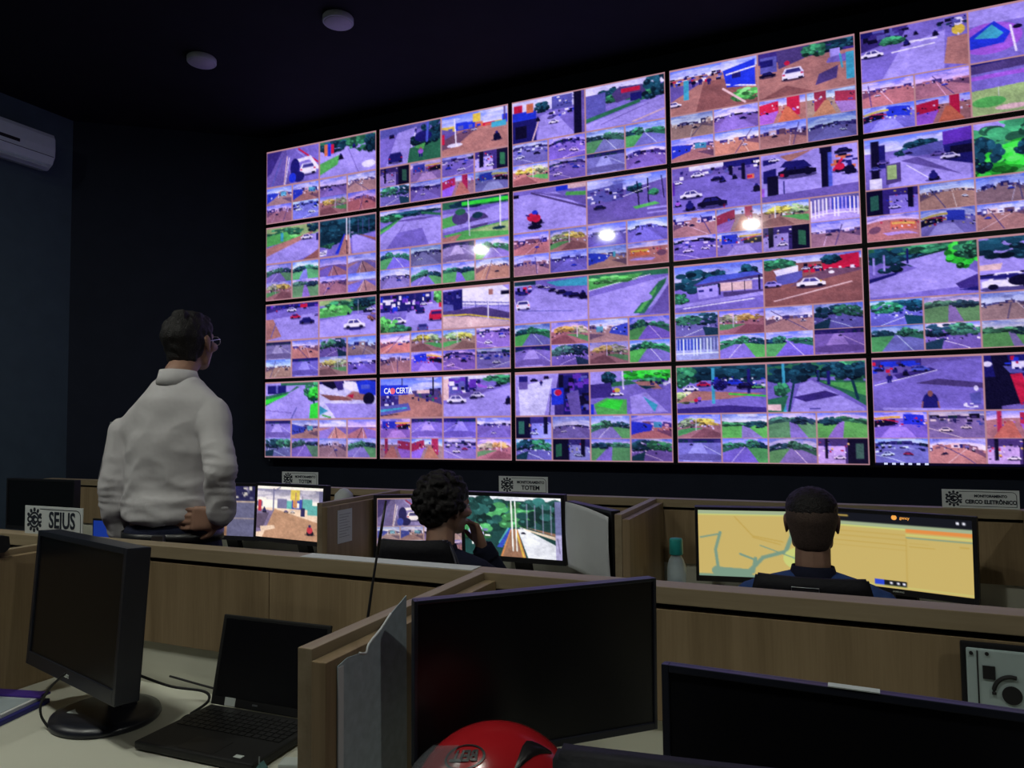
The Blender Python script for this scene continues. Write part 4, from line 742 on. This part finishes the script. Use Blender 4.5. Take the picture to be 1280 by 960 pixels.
# ------------------------------------------------------------------ chairs
def chair(label, x, y, yaw, zt, wt=.29, wb=.44, plate=False, curve=.0, seat=.46, name='office_chair', rim=False):
    """faces local +Y; back plane at local y=0"""
    t = thing(name, label, 'chair', (x, y, 0), yaw)
    g = B(); n = 10; m = 12; z0 = seat+.10; F = []; Bk = []
    for j in range(m+1):
        u = j/m; z = z0+(zt-z0)*u; w = wb+(wt-wb)*u**1.5; F.append([]); Bk.append([])
        for i in range(n+1):
            s = 2*i/n-1; zz = z-(curve*s*s if j == m else curve*s*s*u**4); yy = .03*s*s+.035*math.sin(u*PI)-.04*u
            th = .018+.010*math.sin(PI*u)
            F[-1].append(g.verts.new((s*w/2, yy+th, zz))); Bk[-1].append(g.verts.new((s*w/2, yy-th, zz)))
    for j in range(m):
        for i in range(n):
            g.faces.new((F[j][i], F[j][i+1], F[j+1][i+1], F[j+1][i])); g.faces.new((Bk[j][i], Bk[j+1][i], Bk[j+1][i+1], Bk[j][i+1]))
        for i in (0, n): g.faces.new((F[j][i], F[j+1][i], Bk[j+1][i], Bk[j][i]))
    for i in range(n):
        for j in (0, m): g.faces.new((F[j][i], F[j][i+1], Bk[j][i+1], Bk[j][i]))
    bmesh.ops.recalc_face_normals(g, faces=g.faces[:]); bmesh.ops.bevel(g, geom=[e for e in g.edges if e.calc_face_angle(0) > 1.0], offset=.006, segments=2, affect='EDGES')
    obj('backrest', g, 'chair', t, True)
    if plate:
        q = -.062
        o = obj('back_badge', box(B(), -.05, .02, q, q+.02, zt-.075, zt-.022), 'chairf', t); obj('badge_rim', tube(B(), [(-.05, q-.001, zt-.075), (-.05, q-.001, zt-.022), (.02, q-.001, zt-.022), (.02, q-.001, zt-.075), (-.05, q-.001, zt-.075)], .0015, 6, 0), 'chrome', t)
    if rim: obj('edge_piping', tube(B(), [(wb*.46, 0, z0+.2), (wt*.5+.03, -.01, zt-.10), (wt*.5+.004, -.014, zt-.02), (wt*.42, -.02, zt+.001)], .003, 6), 'chrome', t, True)
    obj('seat', box(B(), -.24, .24, .02, .48, seat-.07, seat, .025), 'chair', t, True)
    obj('back_support', tube(B(), [(0, -.02, seat+.35), (0, -.03, seat+.1), (0, .02, seat-.06), (0, .22, seat-.08)], .02, 10), 'chairf', t, True)
    obj('gas_column', lathe(B(), [(.03, .08), (.03, .22), (.018, .22), (.018, seat-.07), (.001, seat-.07)], 20, (0, .25, 0)), 'chairf', t, True)
    for k in range(5):
        a = 2*PI*k/5+.3; dx, dy = math.cos(a), math.sin(a)
        lg = obj('leg', tube(B(), [(0, .25, .10), (dx*.15, .25+dy*.15, .095), (dx*.28, .25+dy*.28, .07)], [.022, .014], 8, 3), 'chairf', t, True)
        obj('caster', lathe(B(), [(.001, -.02), (.022, -.02), (.025, -.012), (.025, .012), (.022, .02), (.001, .02)], 16, (dx*.28, .25+dy*.28, .025), 'Y'), 'black', lg, True)
    return t
chair('black office chair with small square badge, under the short-haired man', 4.648, -2.945, R_(2), 1.002, plate=True)
chair('black office chair of the curly-haired person', 3.425, -3.035, R_(12), 1.050, .24, rim=True)
chair('black office chair with rounded back at the bottom edge, nearest the camera', 4.668, -4.462, R_(8), 1.146, .41, .46, curve=.012)

# ------------------------------------------------------------------ people
def sph(bm, c, r, n=2):
    b = B(); bmesh.ops.create_icosphere(b, subdivisions=n, radius=1); r = r if isinstance(r, (tuple, list)) else (r, r, r)
    for v in b.verts: v.co = V((v.co.x*r[0]+c[0], v.co.y*r[1]+c[1], v.co.z*r[2]+c[2]))
    merge(bm, b)
def hull(items, T=None, n=2):
    """convex hull over ellipsoids [(centre, radius or radii)]"""
    b = B()
    for c, r in items: sph(b, c, r, n)
    res = bmesh.ops.convex_hull(b, input=b.verts[:])
    bad = [g for g in res['geom_interior'] if isinstance(g, bmesh.types.BMVert)]
    bmesh.ops.delete(b, geom=list(set(bad)), context='VERTS')
    if T: bmesh.ops.transform(b, matrix=T, verts=b.verts[:])
    return b
def fuse(parts, voxel, smooth=3, name='m'):
    bm = B()
    for p in parts: merge(bm, p)
    me = bpy.data.meshes.new(name); bm.to_mesh(me); bm.free(); o = bpy.data.objects.new('tmp', me); COL.objects.link(o)
    md = o.modifiers.new('r', 'REMESH'); md.mode = 'VOXEL'; md.voxel_size = voxel
    if smooth: s = o.modifiers.new('s', 'SMOOTH'); s.factor = .5; s.iterations = smooth
    r = bpy.data.meshes.new_from_object(o.evaluated_get(bpy.context.evaluated_depsgraph_get())); bpy.data.objects.remove(o); bpy.data.meshes.remove(me)
    r.name = name; return r
def cap(a, ra, b, rb): return hull([(a, ra), (b, rb)])
def head_parts(T):
    P = []
    H = lambda it, n=2: P.append(hull(it, T, n))
    H([((0, -.012, .035), (.074, .092, .078)), ((0, .035, .030), (.062, .055, .066))], 3)      # cranium + brow
    H([((0, .02, -.01), (.066, .066, .06)), ((0, .055, -.075), (.026, .022, .022)), ((.042, .005, -.055), .020), ((-.042, .005, -.055), .020)])   # face + jaw
    H([((0, .092, .012), .008), ((0, .113, -.022), .010), ((.014, .094, -.028), .008), ((-.014, .094, -.028), .008)])    # nose
    H([((-.018, .080, -.050), .0065), ((.018, .080, -.050), .0065), ((0, .087, -.047), .0065)])   # upper lip
    H([((-.015, .080, -.058), .0065), ((.015, .080, -.058), .0065), ((0, .086, -.060), .007)])
    H([((-.045, .070, .028), .009), ((-.012, .086, .026), .008)]); H([((.045, .070, .028), .009), ((.012, .086, .026), .008)])  # brows
    for s in (-1, 1):
        H([((s*.050, .062, -.012), .018), ((s*.058, .03, -.01), .016)])      # cheek
        H([((s*.074, -.002, .018), (.006, .016, .020)), ((s*.079, -.008, .020), (.005, .018, .020)), ((s*.075, -.002, -.014), (.005, .009, .012))])  # ear
    return P
def hand_parts(w, d, nrm, side, curl, sp=.0205):
    """w wrist, d pointing direction, nrm back-of-hand normal, side +1 thumb towards nrm x d"""
    w = V(w); d = V(d).normalized(); nrm = V(nrm); nrm = (nrm-d*nrm.dot(d)).normalized(); l = nrm.cross(d)*side; P = []
    k = lambda a, b, c=0: tuple(w+d*a+l*b+nrm*c)
    P.append(hull([(k(-.01, .012), .020), (k(-.01, -.012), .020), (k(.085, .030), .012), (k(.080, -.032), .011), (k(.03, .026), .016), (k(.03, -.026), .014)]))
    for i, (off, L) in enumerate(((.0305, .066), (.0102, .074), (-.0102, .069), (-.0305, .054))):
        p = V(k(.082-.004*abs(i-1.2), off)); a = .10; dd = d.copy(); fs = (.45, .30, .25)
        for j, q in enumerate(fs):
            a += curl[i] if isinstance(curl, (list, tuple)) else curl
            dd = (d*math.cos(a)-nrm*math.sin(a)+l*(off*1.2)).normalized(); e = p+dd*L*q*1.05
            P.append(cap(tuple(p), .0088-.0008*j, tuple(e), .0080-.0008*j)); p = e
    b = V(k(.015, .026)); m = b+(d*.6+l*.75-nrm*.25).normalized()*.040; e = m+(d*.9+l*.35-nrm*.3).normalized()*.030
    P.append(cap(tuple(b), .013, tuple(m), .0105)); P.append(cap(tuple(m), .0105, tuple(e), .0085)); return P
def displace(me, amt, fn):
    me.update(); n = [v.normal.copy() for v in me.vertices]
    for v, q in zip(me.vertices, n): v.co += q*(fn(v.co)*amt)
def person(label, loc, rotz, J, skin, top, topcol, hairstyle, head_rot, cuff=True, seated=False, trousers='jeans', wr=1.):
    t = thing('person', label, 'person', loc, rotz)
    HC = V(J['head']); HT = Matrix.Translation(HC) @ Matrix.Rotation(head_rot[0], 4, 'Z') @ Matrix.Rotation(head_rot[1], 4, 'X')
    P = head_parts(HT); nk = V(J['neck']); ch = V(J['chest']); pe = V(J['pelvis'])
    P.append(hull([(tuple(nk), (.055, .055, .03)), (tuple(HT @ V((0, -.022, -.045))), (.052, .056, .035))]))
    hz0 = .06
    def torso(g, s=1., hz=.06):
        sh = [V(J['sR']), V(J['sL'])]
        g.append(hull([(tuple(sh[0]+V((-.03, 0, -.014))), .044+.11*(s-1)), (tuple(sh[1]+V((.03, 0, -.014))), .044+.11*(s-1)), (tuple(nk+V((0, -.005, -.035))), (.070*s, .056*s, .028)), (tuple(nk+V((0, -.035, -.115))), (.115*s, .080*s, .055)), (tuple(ch), (.155*s, .108*s, .10))], None, 3))
        g.append(hull([(tuple(ch), (.155*s, .110*s, .11)), (tuple((ch*.45+pe*.55)), (.140*s, .102*s, .08)), (tuple(pe+V((0, 0, hz))), (.150*s, .108*s, .07))], None, 3))
    torso(P); P.append(hull([(tuple(pe), (.150, .11, .09)), (J['hR'], .085), (J['hL'], .085)], None, 3))
    arm = []
    for s in 'RL':
        P += [cap(tuple(V(J['s'+s])+V((0, 0, -.034))), .042, J['e'+s], .032), cap(J['e'+s], .032, J['w'+s], .025)]
        sd = 1 if s == 'R' else -1
        hd = J['h_'+s]; P += hand_parts(J['w'+s], hd[0], hd[1], hd[2], hd[3])
        P += [cap(J['h'+s], .082, J['k'+s], .055), cap(J['k'+s], .054, J['a'+s], .036), cap(J['a'+s], .040, tuple(V(J['a'+s])+V((0, .16, -.045))), (.036, .04, .022))]
    link('body', fuse(P, .0048, 3, 'body'), skin, t, True)
    # top garment
    G = []; k = J.get('fit', 1.10); torso(G, k, .06 if J.get('untucked') else .128)
    if not J.get('untucked'): G.append(hull([(tuple(pe+V((0, -.004, .15))), (.150*k, .112*k, .06)), (tuple(pe+V((0, -.006, .098))), (.156*k, .120*k, .038))], None, 3))
    for s in 'RL':
        e, w_ = V(J['e'+s]), V(J['w'+s]); q = e+(w_-e)*J.get('sleeve', .88)
        G += [cap(tuple(V(J['s'+s])+V((0, 0, -.032))), .060, tuple(e), .050), cap(tuple(e), .051, tuple(q), .041)]
    sh = fuse(G, .0075, 6, top)
    sR, eR, sL, eL = V(J['sR']), V(J['eR']), V(J['sL']), V(J['eL'])
    def wrinkle(c):
        # folds: soft long drapes on the torso, tighter rings near the elbows and waist
        a = noise.noise(V((c.x*9, c.y*9, c.z*3.2)))*.9
        b = 1-abs(noise.noise(V((c.x*7+c.z*6, c.y*7, c.z*13-c.x*6))))*2.4
        wz = max(0, 1-abs(c.z-(pe.z+.14))/.16); ez = max(0, 1-min((c-eR).length, (c-eL).length)/.14)
        r2 = 1-abs(noise.noise(V((c.x*10, c.y*10, c.z*34))))*2.2
        return .55*a+b*(.30+.5*wz)+r2*(.55*ez+.25*wz)
    displace(sh, .0065*wr, wrinkle); so = link(top, sh, topcol, t, True)
    # collar, cuffs
    ncol = nk+V((0, -.004, -.012)); g = B(); rings = []
    for j, (rr, dz_) in enumerate(((.070, -.030), (.062, -.008), (.0590, .012), (.0615, .0125), (.067, -.008), (.078, -.030))):
        rings.append([g.verts.new(ncol+V((rr*math.cos(a)*1.0, rr*math.sin(a)*1.02-.006, dz_*(1.0-.35*math.sin(a))))) for a in [2*PI*i/28 for i in range(28)]])
    rings.append(rings[0])
    for a, b in zip(rings, rings[1:]):
        for i in range(28): g.faces.new((a[i], a[(i+1) % 28], b[(i+1) % 28], b[i]))
    obj('collar', g, J.get('collar', topcol), so, True)
    if cuff:
        for s in 'RL':
            e, w_ = V(J['e'+s]), V(J['w'+s]); q = e+(w_-e)*J.get('sleeve', .88); d = (w_-e).normalized()
            obj('cuff', tube(B(), [tuple(q-d*.035), tuple(q-d*.01), tuple(q+d*.018)], [.046, .041], 22, 2), topcol, so, True)
    # trousers, shoes
    G = [hull([(tuple(pe+V((0, 0, .045))), (.168, .126, .055)), (J['hR'], .094), (J['hL'], .094)], None, 3)]
    for s in 'RL': G += [cap(J['h'+s], .096, J['k'+s], .068), cap(J['k'+s], .067, tuple(V(J['a'+s])+V((0, 0, .0))), .053)]
    tr = fuse(G, .009, 4, 'trousers'); displace(tr, .005, lambda c: noise.noise(V((c.x*12, c.y*12, c.z*20)))); link('trousers', tr, trousers, t, True)
    for s in 'RL':
        a = V(J['a'+s]); link('shoe', fuse([hull([(tuple(a+V((0, -.03, -.045))), (.038, .04, .035)), (tuple(a+V((0, .17, -.055))), (.042, .05, .024)), (tuple(a+V((0, 0, .0))), .042)])], .006, 2, 'shoe'), 'shoe', t, True)
    # hair
    random.seed(7); HP = []
    if hairstyle == 'curly':
        HP.append(hull([((0, -.022, .045), (.084, .094, .084)), ((0, .02, .060), (.074, .070, .066)), ((0, -.06, -.01), (.066, .048, .05))], HT, 3))
        for _ in range(210):
            a = random.uniform(0, 2*PI); e = random.uniform(-.6, 1.55); p = V((math.cos(a)*math.cos(e)*.092, math.sin(a)*math.cos(e)*.103-.018, .045+math.sin(e)*.092))
            if p.y > .045 and p.z < .075: continue
            if abs(p.x) > .06 and p.z < .0 and p.y > -.03: continue
            b = B(); sph(b, tuple(p), random.uniform(.010, .020), 1); bmesh.ops.transform(b, matrix=HT, verts=b.verts[:]); HP.append(b)
        hm = fuse(HP, .0045, 1, 'hair'); displace(hm, .006, lambda c: noise.noise(c*60))
    elif hairstyle == 'short':
        HP.append(hull([((0, -.020, .048), (.080, .092, .078)), ((0, .025, .062), (.070, .066, .058)), ((0, -.052, -.030), (.056, .044, .045))], HT, 3))
        HP.append(hull([((.0, .06, .090), (.05, .03, .022)), ((0, .0, .11), (.055, .05, .022))], HT)); HP.append(hull([((.0, -.085, .06), .026), ((0.01, -.05, .11), .03)], HT))
        for s in (-1, 1): HP.append(hull([((s*.070, .012, .03), (.010, .018, .03)), ((s*.070, .018, .0), (.008, .010, .014))], HT))
        hm = fuse(HP, .0045, 2, 'hair'); displace(hm, .006, lambda c: noise.noise(V((c.x*50, c.y*50, c.z*35))))
    else:  # cropped: darker crown, thin sides
        cr = [hull([((0, -.010, .060), (.0775, .094, .066)), ((0, .030, .068), (.068, .064, .050))], HT, 3)]
        sd = [hull([((0, -.020, .035), (.0775, .090, .070)), ((0, -.045, -.020), (.062, .052, .05)), ((0, -.050, -.045), (.052, .040, .03))], HT, 3)]
        link('hair_sides', fuse(sd, .0045, 2, 'hair_sides'), 'fade', t, True)
        hm = fuse(cr, .0045, 2, 'hair'); displace(hm, .003, lambda c: noise.noise(c*120))
    link('hair', hm, 'hair', t, True)
    for s in (-1, 1):
        b = B(); sph(b, (s*.030, .0785, .008), (.0125, .0115, .0075), 2); bmesh.ops.transform(b, matrix=HT, verts=b.verts[:]); e = obj('eye', b, 'eye', t, True)
        b = B(); sph(b, (s*.030, .0865, .008), (.0056, .0050, .0056), 2); bmesh.ops.transform(b, matrix=HT, verts=b.verts[:]); obj('pupil', b, 'hair', e, True)
    return t, HT
# standing man
J = dict(head=(.0, .092, 1.728), neck=(0, .028, 1.632), chest=(0, 0, 1.385), pelvis=(0, 0, 1.03),
 sR=(.150, -.01, 1.512), sL=(-.192, .01, 1.445), eR=(.242, -.115, 1.285), wR=(.222, -.080, 1.128), eL=(-.205, -.03, 1.205), wL=(-.20, .04, .95),
 hR=(.085, 0, .95), hL=(-.085, 0, .95), kR=(.10, .02, .51), kL=(-.11, .02, .51), aR=(.11, -.01, .085), aL=(-.12, -.01, .085),
 h_R=((-.86, -.22, -.02), (.15, -1, .05), 1, .16), h_L=((0, .25, -1), (-1, 0, 0), 1, .25), fit=1.10)
t, HT = person('standing man in white shirt and glasses, hand on his hip', (2.59, -3.28, 0), R_(16), J, 'skin', 'shirt', 'shirt', 'short', (R_(-4), R_(13)), wr=1.9)
g = B(); rings = []
for dz_, rr in ((0, 0), (.034, 0)):
    rings.append([g.verts.new((.171*math.cos(a), .131*math.sin(a), 1.042+dz_)) for a in [2*PI*i/40 for i in range(40)]])
for i in range(40): g.faces.new((rings[0][i], rings[0][(i+1) % 40], rings[1][(i+1) % 40], rings[1][i]))
o = obj('belt', g, 'belt', t, True); s_ = o.modifiers.new('s', 'SOLIDIFY'); s_.thickness = .004; s_.offset = 1
obj('phone_clip', box(B(), .02, .062, -.154, -.137, 1.036, 1.078, .003), 'buckle', t)
gl = B()
for s in (-1, 1):
    tube(gl, [HT @ V((s*.034+.024*math.cos(a), .105-.006*abs(math.cos(a))**2, .006+.017*math.sin(a))) for a in np.linspace(0, 2*PI, 17)], .0016, 6, 0)
    tube(gl, [HT @ V((s*.058, .100, .012)), HT @ V((s*.076, .06, .016)), HT @ V((s*.080, -.004, .018))], .0018, 6, 3)
tube(gl, [HT @ V((-.010, .106, .010)), HT @ V((.010, .106, .010))], .0014, 6, 0)
go = obj('glasses', gl, 'buckle', t, True)
# seated short-haired man
base = dict(head=(.0, .13, 1.100), neck=(0, .095, .985), chest=(0, .05, .80), pelvis=(0, 0, .53), sR=(.178, .06, .905), sL=(-.178, .06, .905),
 hR=(.085, .02, .50), hL=(-.085, .02, .50), kR=(.12, .42, .50), kL=(-.12, .42, .50), aR=(.13, .38, .085), aL=(-.13, .38, .085), untucked=True)
J = dict(base, eR=(.255, .13, .745), eL=(-.255, .13, .745), wR=(.18, .36, .775), wL=(-.18, .36, .775), h_R=((-.2, 1, -.12), (0, .1, 1), -1, .18), h_L=((.2, 1, -.12), (0, .1, 1), 1, .18), collar='jacket', fit=1.10)
person('seated man with cropped hair in blue shirt facing yellow screens', (4.650, -2.785, 0), R_(1), J, 'skin2', 'shirt', 'blue', 'crop', (R_(0), R_(4)), seated=True, wr=.6)
# seated curly-haired person, hand at the chin
J = dict(base, head=(.01, .135, 1.112), neck=(0, .09, .995), sR=(.178, .05, .905), sL=(-.178, .06, .905), eR=(.215, .285, .775), wR=(.125, .245, .965), eL=(-.255, .13, .745), wL=(-.16, .35, .775), h_R=((-.35, -.05, 1), (.8, .5, .2), -1, .45), h_L=((.2, 1, -.12), (0, .1, 1), 1, .18), collar='jacket', fit=1.14)
person('seated person with curly black hair in dark jacket, hand at chin', (3.412, -2.885, 0), R_(16), J, 'skin', 'jacket', 'jacket', 'curly', (R_(-42), R_(2)), seated=True, wr=.6)
